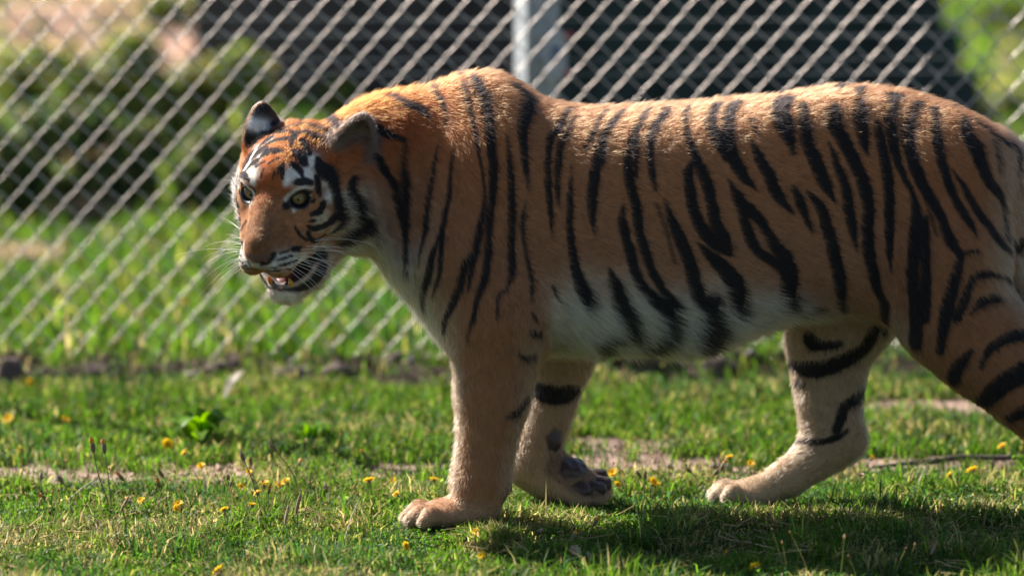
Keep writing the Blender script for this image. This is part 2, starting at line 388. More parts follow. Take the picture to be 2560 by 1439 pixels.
# ------------------------------------------------------------------ dark plank shed left of the post, dark boarded barrier right of it
def plank_wall(name, label, px0, px1, Yw, plank_w, height, col, slope_end=None, tone=.25, seed=3):
    r = random.Random(seed)
    x0 = at(px0, 150, Yw)[0]; x1 = at(px1, 150, Yw)[0]
    root = empty(name, ((x0 + x1) / 2, Yw, 0)); tag(root, label, 'wall')
    mats = []
    for t in range(3):
        m, n, l, b = new_mat(name + '_board_stain'); f = 1 - tone + tone * t
        tx = n.new('ShaderNodeTexNoise'); tx.inputs['Scale'].default_value = 6; mp = n.new('ShaderNodeMapping'); tcn = n.new('ShaderNodeTexCoord'); mp.inputs['Scale'].default_value = (8, 8, .6)
        l.new(tcn.outputs['Object'], mp.inputs[0]); l.new(mp.outputs[0], tx.inputs[0]); rp = n.new('ShaderNodeValToRGB')
        rp.color_ramp.elements[0].color = (*[c * f * .6 for c in col], 1); rp.color_ramp.elements[1].color = (*[c * f * 1.3 for c in col], 1)
        l.new(tx.outputs[0], rp.inputs[0]); l.new(rp.outputs[0], b.inputs['Base Color']); b.inputs['Roughness'].default_value = .8; mats.append(m)
    x = x0; cx = (x0 + x1) / 2
    while x < x1 - .02:
        h = height
        if slope_end is not None:
            xa, xb = slope_end; h = height * (1 - min(max((x - xa) / (xb - xa), 0), .985))
        if h < .1: break
        bm_obj('plank', box((x - cx + plank_w / 2, (-.007 if int(round((x - x0) / plank_w)) % 2 else .007) + r.uniform(-.002, .002), h / 2 - .03), (plank_w + .004, .03, h + r.uniform(-.01, .01)), 0, .003), mats[r.randrange(3)], root)
        x += plank_w
    xe = min(x, x1); hb = height * .96
    if slope_end is not None: xe = slope_end[0]
    bm_obj('backing_board', box(((x0 + xe) / 2 - cx, .035, hb / 2), (xe - x0, .03, hb)), mats[0], root)
    return root
plank_wall('shed_wall', 'dark brown plank wall of a shed left of the pale post', 488, 1330, 7.6, .11, 1.3, (.085, .066, .066))
_xa = at(2140, 100, 6.4)[0]; _xb = at(2505, 300, 6.4)[0]
plank_wall('dark_barrier', 'near black boarded barrier with sloping end right of the pale post', 1350, 2600, 6.4, .06, 1.15, (.022, .034, .036), (_xa, _xb), .3, 9)

# ------------------------------------------------------------------ weeds and shrubs beyond the fence
def cluster(n, rx, ry, h, leaf, cols, seed, lo=.04, up=.35, grassy=False):
    r = np.random.default_rng(seed)
    if grassy:
        P = np.stack([r.normal(0, rx * .4, n), r.normal(0, ry * .4, n), np.zeros(n)], 1)
        H_ = r.uniform(.5, 1.05, n) * h; W_ = r.uniform(.5, 1.0, n) * leaf
        C = np.asarray(cols)[r.integers(0, len(cols), n)] * r.uniform(.7, 1.25, n)[:, None]
        return blades(P, H_, W_, 1.0, C, seed + 5)
    u = r.normal(size=(n, 3)); u /= np.linalg.norm(u, axis=1)[:, None]
    # several uneven lobes
    k = 9; lc = np.stack([r.uniform(-.65, .65, k) * rx, r.uniform(-.6, .6, k) * ry, r.uniform(.25, .75, k) * h], 1); lr = r.uniform(.28, .50, k)
    w = r.integers(0, k, n); rad = (r.random(n)**.5)[:, None]
    c = lc[w] + u * rad * lr[w][:, None] * np.array([rx, ry, h * .62]); c[:, 2] = np.maximum(c[:, 2], lo * r.random(n))
    N = u + np.array([0, 0, up]) + r.normal(0, .5, (n, 3)); N /= np.linalg.norm(N, axis=1)[:, None]
    A = np.cross(N, r.normal(size=(n, 3))); A /= np.linalg.norm(A, axis=1)[:, None]; B = np.cross(N, A)
    L = (leaf * r.uniform(.6, 1.3, n))[:, None]
    V = np.stack([c - A * L, c + B * L * .42, c + A * L, c - B * L * .42], 1).reshape(-1, 3)
    b = np.arange(n)[:, None] * 4; F = np.concatenate([b + np.array([[0, 1, 2]]), b + np.array([[0, 2, 3]])])
    C = np.asarray(cols)[r.integers(0, len(cols), n)] * r.uniform(.6, 1.3, n)[:, None]
    return V, F, np.repeat(C, 4, 0)
stem_m = plain('shrub_stem', (.12, .085, .055), .85)
def shrub(name, label, px, py, w_px, h, n, leaf, cols, seed, cat='shrub', group=None, grassy=False, depth=.8):
    """px, py: where its foot meets the ground"""
    g = ground_at(px, py); sc = (g[1] - CAM_POS[1]) / 11.9 * .00086
    rx = w_px * sc / 2
    root = empty(name, (g[0], g[1], float(ground_height(g[0], g[1])))); tag(root, label, cat, group)
    V, F, C = cluster(n, rx, rx * depth, h, leaf, cols, seed, grassy=grassy)
    o = link('blades' if grassy else 'foliage', tri_mesh('foliage', V, F, C, LEAF), root)
    if not grassy:
        r = random.Random(seed)
        for k in range(3):
            V, F = tube([(0, 0, -.02), (r.uniform(-.3, .3) * rx, r.uniform(-.2, .2) * rx, h * .4), (r.uniform(-.6, .6) * rx, r.uniform(-.5, .5) * rx, h * .75)], [.010, .007, .003], 6)
            link('stem', mesh_np('stem', V, F, stem_m, True), root)
    return root
DG = [(.10, .155, .055), (.13, .175, .055), (.055, .10, .05), (.16, .175, .055), (.26, .24, .09)]
MG = [(.20, .27, .07), (.25, .30, .07), (.31, .29, .09), (.16, .22, .06), (.46, .37, .15)]
YG = [(.11, .15, .025), (.14, .17, .03), (.08, .12, .02)]
DR = [(.42, .33, .22), (.48, .38, .27), (.36, .27, .19)]
PK = [(.50, .36, .30), (.42, .30, .26), (.55, .42, .34)]
g1 = 'dark leafy shrubs beyond the fence'
shrub('shrub', 'dark green shrub at the photo\'s left edge, beyond the fence', 60, 585, 340, .44, 1500, .030, DG, 101, group=g1)
shrub('shrub', 'dark green shrub beyond the fence, second of the dark row from left', 260, 570, 320, .42, 1500, .030, DG, 102, group=g1)
shrub('shrub', 'darkest low shrub beyond the fence, nearest to the tiger face', 470, 575, 330, .40, 1500, .030, DG, 103, group=g1)
shrub('shrub', 'dark shrub showing between fence and the tiger forehead', 620, 520, 260, .36, 1100, .030, DG + MG, 104, group=g1)
g2 = 'lighter green shrubs in the second row beyond the fence'
shrub('shrub', 'olive green bush at upper left behind the dark shrubs', 90, 400, 380, .46, 1400, .036, MG, 111, group=g2)
shrub('shrub', 'olive bush with yellow leaves behind the second dark shrub', 330, 390, 360, .46, 1400, .036, MG + YG[:1], 112, group=g2)
shrub('shrub', 'mid green bush in front of the shed wall left corner', 540, 380, 330, .36, 1200, .036, MG, 113, group=g2)
shrub('shrub', 'bright yellow green bush above the tiger ears by the shed', 705, 290, 150, .16, 600, .036, YG, 114, group=g2)
shrub('shrub', 'mid green bush behind the tiger neck by the shed foot', 800, 300, 260, .18, 900, .036, MG, 115, group=g2)
g3 = 'dry grass tufts beyond the fence'
for k, (px, py, w, h, c, lab) in enumerate([
    (205, 590, 150, .16, DR, 'pale dry grass tuft before the dark shrubs at left'), (150, 760, 150, .10, DR, 'pale seedy grass tuft low at left behind the mesh'),
    (60, 690, 160, .12, DR, 'straw coloured tuft low at the far left behind the mesh'), (240, 460, 60, .22, PK, 'small pinkish tuft between two dark shrubs'),
    (480, 250, 120, .22, PK, 'pinkish dry tuft by the shed wall left end'), (620, 230, 150, .20, PK, 'pink dry tuft against the shed wall foot'),
    (740, 230, 110, .16, DR, 'tan dry tuft against the shed wall above the tiger ears'), (330, 150, 200, .22, DR, 'wide tan dry tuft at top left beyond shrubs'),
    (120, 120, 220, .24, PK, 'wide pinkish tuft at the top left corner beyond shrubs'), (430, 110, 150, .20, DR, 'tan tuft at the top between corner tuft and shed'),
    (250, 240, 160, .20, DR, 'tan tuft peeping over the olive bushes'), (640, 160, 90, .16, DR, 'small tan tuft in front of shed planks')]):
    shrub('dry_tuft', lab, px, py, w, h, 420, .012, c, 130 + k, 'grass tuft', g3, True)
OG = [(.45, .16, .05), (.50, .20, .06)]
shrub('orange_weed', 'rust orange weed clump high at the left edge', 110, 190, 70, .16, 160, .03, OG, 151, 'weed')
shrub('orange_weed', 'orange weed clump at the top beside the tan tufts', 200, 70, 110, .14, 160, .03, OG, 152, 'weed')
shrub('shrub', 'sunlit green bush right of the sloping dark barrier', 2500, 330, 330, .20, 1500, .036, MG + YG, 116, group=g2)
shrub('shrub', 'yellow green bush at the top right corner', 2540, 120, 300, .22, 900, .045, YG, 117, group=g2)

_br = random.Random(77)
_adj = ['ragged', 'low', 'thin', 'spiky', 'bent', 'wispy', 'broad', 'sparse', 'tangled', 'short', 'leaning', 'bushy']
for k in range(12):
    px = 30 + k * 40 + _br.uniform(-12, 12); py = 40 + (k * 53) % 210
    c = [MG, DR, YG, PK][k % 4]
    shrub('bank_weed', '%s %s clump on the upper left bank, %s of the bank clumps from left' % (_adj[k], ['olive', 'straw', 'yellow green', 'pinkish'][k % 4], 'first second third fourth fifth sixth seventh eighth ninth tenth eleventh twelfth'.split()[k]), px, py, _br.uniform(70, 150), _br.uniform(.14, .30), 380, .034 if k % 4 in (0, 2) else .014, c, 400 + k, 'weed', 'weed clumps on the far bank', k % 4 in (1, 3))
# ------------------------------------------------------------------ the tiger: one closed surface grown from a distance field
import openvdb
def smin(a, b, k):
    h = np.clip(0.5 + 0.5 * (b - a) / k, 0, 1)
    return b * (1 - h) + a * h - k * h * (1 - h)
def smax(a, b, k): return -smin(-a, -b, k)
def capsule(P, a, b, ra, rb, sq=None):
    """tapered capsule; sq scales the y extent (flattened limbs)"""
    a = np.asarray(a, float); b = np.asarray(b, float)
    d = b - a; q = P - a
    h = np.clip((q @ d) / (d @ d), 0, 1)
    w = q - h[:, None] * d
    if sq is not None: w = w / np.array([1.0, sq, 1.0])
    return np.linalg.norm(w, axis=1) - (ra + (rb - ra) * h)
def ell(P, c, r, M=None):
    q = P - np.asarray(c, float)
    if M is not None: q = q @ M
    r = np.asarray(r, float)
    k0 = np.linalg.norm(q / r, axis=1); k1 = np.linalg.norm(q / (r * r), axis=1)
    return k0 * (k0 - 1.0) / np.maximum(k1, 1e-9)
def chain(P, pts, k=0.02, sq=None):
    d = None
    for (a, ra), (b, rb) in zip(pts[:-1], pts[1:]):
        c = capsule(P, a, b, ra, rb, sq)
        d = c if d is None else smin(d, c, k)
    return d
def J(px, py, Y, r): return (at(px, py, Y), r)

# torso and neck: picture column, top, bottom, half width, sideways shift of the section
TORSO = np.array([
    (800, 335, 500, .060, -.085), (850, 284, 555, .092, -.062), (900, 254, 590, .118, -.045), (960, 235, 640, .140, -.028),
    (1010, 225, 696, .156, -.018), (1060, 220, 765, .166, -.006), (1100, 208, 820, .172, 0), (1140, 193, 842, .176, 0), (1190, 185, 856, .178, 0),
    (1250, 189, 866, .182, 0), (1300, 213, 868, .187, 0), (1345, 243, 868, .180, 0), (1400, 262, 866, .190, 0), (1480, 272, 862, .205, 0), (1560, 270, 858, .210, 0),
    (1640, 266, 862, .214, 0), (1720, 262, 866, .216, 0), (1800, 254, 848, .212, 0), (1900, 247, 808, .200, 0), (2000, 234, 782, .172, 0),
    (2100, 221, 780, .162, 0), (2200, 223, 790, .164, 0), (2300, 242, 770, .172, 0), (2400, 276, 730, .150, 0),
    (2470, 312, 690, .126, 0), (2530, 356, 640, .088, 0), (2570, 410, 570, .040, 0)])
_tx = np.array([at(r[0], 500, 0)[0] for r in TORSO])
_tt = np.array([at(r[0], r[1], 0)[2] for r in TORSO]); _tb = np.array([at(r[0], r[2], 0)[2] for r in TORSO])
def _spl(x, X, Y):
    """Catmull-Rom style cubic through the section values"""
    m = np.gradient(Y, X)
    i = np.clip(np.searchsorted(X, x) - 1, 0, len(X) - 2)
    h = X[i + 1] - X[i]; t = np.clip((x - X[i]) / h, 0, 1)
    return ((2 * t**3 - 3 * t**2 + 1) * Y[i] + (t**3 - 2 * t**2 + t) * h * m[i] + (-2 * t**3 + 3 * t**2) * Y[i + 1] + (t**3 - t**2) * h * m[i + 1])
def torso(P):
    x = P[:, 0]; xc = np.clip(x, _tx[0], _tx[-1])
    zt = _spl(xc, _tx, _tt); zb = _spl(xc, _tx, _tb); w = _spl(xc, _tx, TORSO[:, 3]); yc = _spl(xc, _tx, TORSO[:, 4])
    h = (zt - zb) / 2; zc = (zt + zb) / 2
    v = (P[:, 2] - zc) / h; u = np.abs(P[:, 1] - yc) / w
    # narrower towards the spine, fullest a little below the middle
    nar = .02 + .12 * np.clip((.25 - x) / .3, 0, 1)
    u = u * (1 + nar * np.clip(v, 0, 1)**2 + 0.07 * np.clip(-v, 0, 1)**2)
    g = (u**2.9 + np.abs(v)**2.9)**(1 / 2.9)
    d = (g - 1) * np.minimum(w, h) * 0.93
    return np.maximum(d, np.maximum(_tx[0] - x, x - _tx[-1]))

GZ = 0.0
YN, YF = -0.135, 0.125
LEG_NF = [J(1215, 400, -.112, .078), J(1158, 640, -.135, .086), J(1236, 790, -.142, .094), J(1240, 890, YN, .077), J(1230, 1000, YN, .066), J(1216, 1100, YN, .050), J(1206, 1170, YN, .0435), J(1201, 1215, YN, .0455), J(1190, 1258, YN, .036)]
LEG_FF = [J(1330, 700, .09, .09), J(1385, 840, .125, .078), J(1398, 900, YF, .063), J(1382, 1000, YF, .043), J(1362, 1060, YF, .039), J(1343, 1115, YF, .041), J(1322, 1160, YF, .044)]
PAW_FF = [J(1322, 1162, YF, .044), J(1378, 1192, .12, .050), J(1432, 1212, .11, .050)]
LEG_FH = [J(2240, 520, .085, .12), J(2110, 770, .115, .112), J(2074, 860, .12, .084), J(2072, 960, .12, .065), J(2072, 1020, .12, .055), J(2080, 1075, .12, .054), J(2096, 1100, .12, .051)]
FOOT_FH = [J(2100, 1096, .12, .044), J(2040, 1144, .12, .043), J(1972, 1194, .115, .035), J(1910, 1224, .11, .028), J(1870, 1238, .11, .025)]
LEG_NH = [J(2370, 470, -.085, .130), J(2360, 640, -.115, .125), J(2388, 786, -.13, .110), J(2474, 872, -.135, .099), J(2584, 968, -.135, .086), J(2670, 1062, -.135, .072), J(2740, 1118, -.135, .055), J(2775, 1140, -.135, .050)]
FOOT_NH = [J(2775, 1140, -.135, .050), J(2740, 1220, -.135, .046), J(2700, 1275, -.135, .045)]
TAIL = [J(2490, 385, -.01, .045), J(2530, 420, -.03, .042), J(2540, 470, -.045, .040), J(2542, 560, -.05, .037), J(2550, 650, -.05, .035), J(2580, 750, -.05, .034), J(2640, 850, -.05, .033), J(2730, 920, -.05, .032), J(2830, 940, -.05, .031), J(2910, 910, -.05, .026)]

def toes(P, root, direction, side, spread, length, r, rise=0.012, roots=(-1.0, -0.38, 0.38, 1.0), reach=(-.022, 0.0, 0.004, -.016), k=0.012):
    d = None
    for s, e in zip(roots, reach):
        a = root + side * s * spread * 0.72
        b = root + side * s * spread + direction * (length + e)
        mid = a * 0.35 + b * 0.65 + np.array([0, 0, rise])
        c = smin(capsule(P, a, mid, r * 0.95, r), capsule(P, mid, b, r, r * 0.82), 0.01)
        d = c if d is None else smin(d, c, 0.0035)
    return d

def paw_nf(P):
    c = at(1146, 1285, YN); c[2] = 0.030
    d0 = np.array([-0.93, -0.36, 0]); d0 /= np.linalg.norm(d0); s0 = np.array([-d0[1], d0[0], 0])
    d = ell(P, c + d0 * -0.005, (.075, .055, .030))
    d = smin(d, ell(P, c + d0 * 0.03 + np.array([0, 0, .004]), (.05, .056, .026)), 0.02)
    return smin(d, toes(P, c + d0 * 0.045 + np.array([0, 0, -.004]), d0, s0, .046, .066, .0185), 0.010)
def paw_fh(P):
    c = at(1872, 1240, .11); c[2] = 0.028
    d0 = np.array([-0.97, -0.22, 0]); d0 /= np.linalg.norm(d0); s0 = np.array([-d0[1], d0[0], 0])
    d = ell(P, c, (.06, .050, .032))
    return smin(d, toes(P, c + d0 * 0.02, d0, s0, .039, .056, .0170), 0.010)
def paw_nh(P):
    c = at(2680, 1290, -.135); c[2] = 0.034
    d0 = np.array([-1.0, -0.1, 0]); d0 /= np.linalg.norm(d0); s0 = np.array([-d0[1], d0[0], 0])
    d = ell(P, c, (.07, .052, .032))
    return smin(d, toes(P, c + d0 * 0.03, d0, s0, .038, .052, .021), 0.012)
# lifted far fore paw: sole turned up and back, toes to the right
_ps = at(1432, 1212, .11); _pd = at(1495, 1222, .10) - at(1395, 1190, .12); _pd /= np.linalg.norm(_pd)
_pside = np.array([-.12, -0.98, -.30]); _pside -= _pd * (_pside @ _pd); _pside /= np.linalg.norm(_pside)
_pup = np.cross(_pd, _pside)
if _pup[2] < 0: _pup = -_pup
PADS = []
for s, e in ((-1.0, -.008), (-.36, .010), (.36, .006), (1.0, -.020)):
    PADS.append((_ps + _pside * s * .043 + _pd * (.052 + e) + _pup * .022, (.021, .0165, .013)))
PADS.append((_ps - _pd * .010 + _pup * .040, (.032, .040, .017)))
WPAD = (at(1383, 1098, .090), (.020, .012, .025))
_PM = np.stack([_pd, _pside, _pup], 1)
def paw_ff(P):
    d = chain(P, PAW_FF, 0.02)
    t = None
    for s, e in zip((-1, -.36, .36, 1), (-.008, .010, .006, -.020)):
        a = _ps + _pside * s * .030; b = _ps + _pside * s * .043 + _pd * (.050 + e)
        c = capsule(P, a, b, .029, .0255)
        t = c if t is None else smin(t, c, .006)
    d = smin(d, t, .015)
    return d
def pads(P):
    d = np.full(len(P), 9.0)
    P = P + .0014 * np.stack([np.sin(P[:, 1] * 210 + P[:, 2] * 90), np.sin(P[:, 2] * 190 + P[:, 0] * 120), np.sin(P[:, 0] * 230 + P[:, 1] * 110)], 1)
    for c, r in PADS: d = np.minimum(d, ell(P, c, r, _PM))
    return np.minimum(d, ell(P, WPAD[0], WPAD[1]))

# ------------------------------------------------------------------ head, in its own frame: F forward, L the tiger's left, U up
HEAD_YAW, HEAD_PITCH, HEAD_ROLL = math.radians(27), math.radians(27), math.radians(2.5)
def _head_frame():
    a, p, r = HEAD_YAW, HEAD_PITCH, HEAD_ROLL
    Fh = np.array([-math.sin(a), -math.cos(a), 0]); L = np.array([math.cos(a), -math.sin(a), 0]); Z = np.array([0, 0, 1.0])
    F = math.cos(p) * Fh - math.sin(p) * Z; U = math.sin(p) * Fh + math.cos(p) * Z
    L2 = math.cos(r) * L - math.sin(r) * U; U2 = math.sin(r) * L + math.cos(r) * U
    return np.stack([F, L2, U2], 1)
HM = _head_frame()
HEAD_O = at(688, 490, -.185)
def to_head(P): return (P - HEAD_O) @ HM
def from_head(q): return np.asarray(q, float) @ HM.T + HEAD_O
EYE = np.array([.003, .0600, .002]); EYE_R = .0185
EYE_DIR = np.array([.90, .40, .0]); EYE_DIR /= np.linalg.norm(EYE_DIR)
def rotm(fx, lx, ux):
    """columns = local axes, given forward and up-ish vectors"""
    a = np.asarray(fx, float); a /= np.linalg.norm(a)
    c = np.asarray(ux, float); c = c - a * (a @ c); c /= np.linalg.norm(c)
    b = np.cross(c, a)
    return np.stack([a, b, c], 1)
# ears: each a cupped shell; opening direction and upright axis in head space
EARS = {
    'near': dict(c=np.array([-.130, .114, .026]), s=.93, h=1.04, open=np.array([.84, .52, .10]), up=np.array([-.40, .38, .83])),
    'far': dict(c=np.array([-.140, -.096, .030]), s=.86, h=.96, open=np.array([-.52, -.85, .05]), up=np.array([-.25, -.06, .95])),
}
for e in EARS.values(): e['M'] = rotm(e['open'], None, e['up'])
def ear(P, e):
    q = (P - e['c']) @ e['M']          # x = opening, y = across, z = up
    z = q[:, 2]
    q = q.copy(); q[:, 1] /= e['s'] * (1 - .34 * np.clip(z / .1, 0, 1)); q[:, 2] /= e['h']
    outer = ell(q, (0, 0, .034), (.030, .056, .070))
    inner = ell(q, (.029, 0, .037), (.039, .046, .061))
    d = smax(outer, -inner, .006)
    return d
def head_sdf(q):
    """q in head frame"""
    m = q.copy(); sgn = np.sign(q[:, 1]); m[:, 1] = np.abs(q[:, 1])
    d = ell(m, (-.105, 0, -.006), (.115, .103, .098))                              # cranium
    d = smin(d, ell(m, (-.038, .0, .020), (.056, .070, .050)), .035)               # forehead
    d = smin(d, ell(m, (-.018, .050, .029), (.028, .032, .016)), .02)             # brow
    d = smin(d, ell(m, (-.040, .070, -.048), (.062, .042, .058)), .035)            # cheek bone
    d = smin(d, capsule(m, (-.02, 0, -.013), (.098, 0, -.057), .032, .029), .022)  # nose bridge
    d = smin(d, capsule(m, (.02, 0, -.032), (.085, 0, -.086), .049, .041), .024)    # muzzle block
    d = smin(d, ell(m, (.080, .032, -.105), (.044, .030, .036)), .016)             # whisker pads
    d = smin(d, ell(m, (.112, .0, -.078), (.024, .027, .022)), .014)               # nose
    d = smin(d, ell(m, (.012, .057, -.088), (.052, .028, .048)), .028)                # upper cheek by the lips
    d = smin(d, ell(m, (-.115, .100, -.105), (.072, .050, .088)), .05)             # ruff
    d = smin(d, ell(m, (-.155, .075, -.04), (.08, .07, .10)), .05)
    # lower jaw
    j = capsule(m, (-.085, .070, -.135), (.000, .042, -.190), .048, .031)
    j = smin(j, capsule(m, (.000, .042, -.192), (.034, .012, -.207), .030, .028), .02)
    j = smin(j, ell(m, (.034, 0, -.216), (.034, .038, .025)), .015)
    j = smin(j, ell(m, (-.03, 0, -.185), (.08, .045, .035)), .03)
    d = smin(d, j, .012)
    # open mouth
    cut = np.minimum(ell(m, (.050, 0, -.163), (.075, .036, .0175), rotm((.95, 0, -.26), None, (.26, 0, 1))),
                     ell(m, (.010, .0, -.160), (.060, .058, .0145), rotm((.93, 0, -.36), None, (.36, 0, 1))))
    d = smax(d, -cut, .006)
    # lip parting under the nose
    d = smax(d, -capsule(m, (.128, 0, -.100), (.112, 0, -.135), .004, .004), .006)
    # eye sockets: almond opening
    e = m - EYE
    el = rotm(EYE_DIR, None, (0, .10, 1.0)); w = e @ el
    alm = np.maximum(np.sqrt((w[:, 1] - .004)**2 + (w[:, 2] + .013)**2) - .0240, np.sqrt(w[:, 1]**2 + (w[:, 2] - .006)**2) - .0215)
    alm = np.maximum(alm, -w[:, 0])
    d = smax(d, -alm, .003)
    # nostrils
    d = smax(d, -ell(m, (.130, .0135, -.083), (.012, .008, .006), rotm((.8, .5, -.2), None, (0, 0, 1))), .003)
    return d
HEADC = from_head((-.07, 0, -.05))

def box_of(*chains, pad=0.10):
    A = np.array([np.asarray(p) - r for c in chains for p, r in c] + [np.asarray(p) + r for c in chains for p, r in c])
    return A.min(0) - pad, A.max(0) + pad
BOX = {'torso': (np.array([_tx[0] - .1, -.35, .3]), np.array([_tx[-1] + .1, .35, 1.1])),
       'nf': box_of(LEG_NF, [J(1100, 1290, YN - .05, .12)]), 'ff': box_of(LEG_FF, PAW_FF, [(_ps, .08)]),
       'fh': box_of(LEG_FH, FOOT_FH, [J(1850, 1240, .11, .07)]), 'nh': box_of(LEG_NH, FOOT_NH, [J(2640, 1290, -.135, .08)]),
       'tail': box_of(TAIL), 'head': (HEADC - .36, HEADC + .36), 'ear': (HEADC - .36, HEADC + .36)}
BOX['ff'][1][:] += .05
def _nf(P): return smin(chain(P, LEG_NF, .05, .92), paw_nf(P), .03)
def _ff(P): return smin(chain(P, LEG_FF, .04, .9), paw_ff(P), .03)
def _fh(P):
    d = smin(smin(chain(P, LEG_FH, .04, .85), chain(P, FOOT_FH, .03, .9), .03), paw_fh(P), .02)
    return smin(d, capsule(P, at(2090, 1040, .12), at(2132, 1106, .12), .030, .025), .02)      # heel
def _nh(P): return smin(smin(chain(P, LEG_NH, .05, .85), chain(P, FOOT_NH, .03, .9), .03), paw_nh(P), .02)
def _head(P): return head_sdf(to_head(P))
def _ear(P):
    q = to_head(P); return np.minimum(ear(q, EARS['near']), ear(q, EARS['far']))
PARTS = {'torso': torso, 'nf': _nf, 'ff': _ff, 'fh': _fh, 'nh': _nh, 'tail': lambda P: chain(P, TAIL, .02), 'head': _head, 'ear': _ear}
def body_parts(P):
    D = {}
    for k, fn in PARTS.items():
        lo, hi = BOX[k]
        ok = ((P > lo) & (P < hi)).all(1)
        d = np.full(len(P), 0.3)
        if ok.all(): d = fn(P)
        elif ok.any(): d[ok] = fn(P[ok])
        D[k] = d
    return D
def body_sdf(P):
    D = body_parts(P)
    d = smin(D['torso'], D['nf'], .060)
    d = smin(d, D['ff'], .05)
    d = smin(d, D['fh'], .05)
    d = smin(d, D['nh'], .070)
    d = smin(d, D['tail'], .03)
    d = smin(d, D['head'], .045)
    d = smin(d, D['ear'], .016)
    lo, hi = BOX['ff']
    ok = ((P > lo) & (P < hi)).all(1)
    if ok.any(): d[ok] = smin(d[ok], pads(P[ok]), .004)
    return d
def grow(h=0.003, B=4):
    lo = np.array([-0.75, -0.48, -0.02]); hi = np.array([1.45, 0.36, 1.06])
    n = np.ceil((hi - lo) / (h * B)).astype(int)
    I = np.stack(np.meshgrid(*[np.arange(k) for k in n], indexing='ij'), -1).reshape(-1, 3)
    d = np.concatenate([body_sdf((lo + (c + 0.5) * h * B).astype(np.float32)) for c in np.array_split(I, 40)])
    sel = np.abs(d) < h * B * 1.25
    A = np.where(d.reshape(n) < 0, -1.0, 1.0).astype(np.float32).repeat(B, 0).repeat(B, 1).repeat(B, 2)
    I = I[sel]
    off = np.stack(np.meshgrid(*[np.arange(B)] * 3, indexing='ij'), -1).reshape(-1, 3)
    step = 1000
    for s in range(0, len(I), step):
        ii = (I[s:s + step, None, :] * B + off[None]).reshape(-1, 3)
        A[ii[:, 0], ii[:, 1], ii[:, 2]] = body_sdf((lo + ii * h).astype(np.float32))
    A = np.clip(A, -4 * h, 4 * h)
    g = openvdb.FloatGrid(4 * h); g.copyFromArray(A)
    pts, quads = g.convertToQuads(0.0)
    return (lo + pts * h).astype(np.float64), quads[:, ::-1].astype(np.int32)
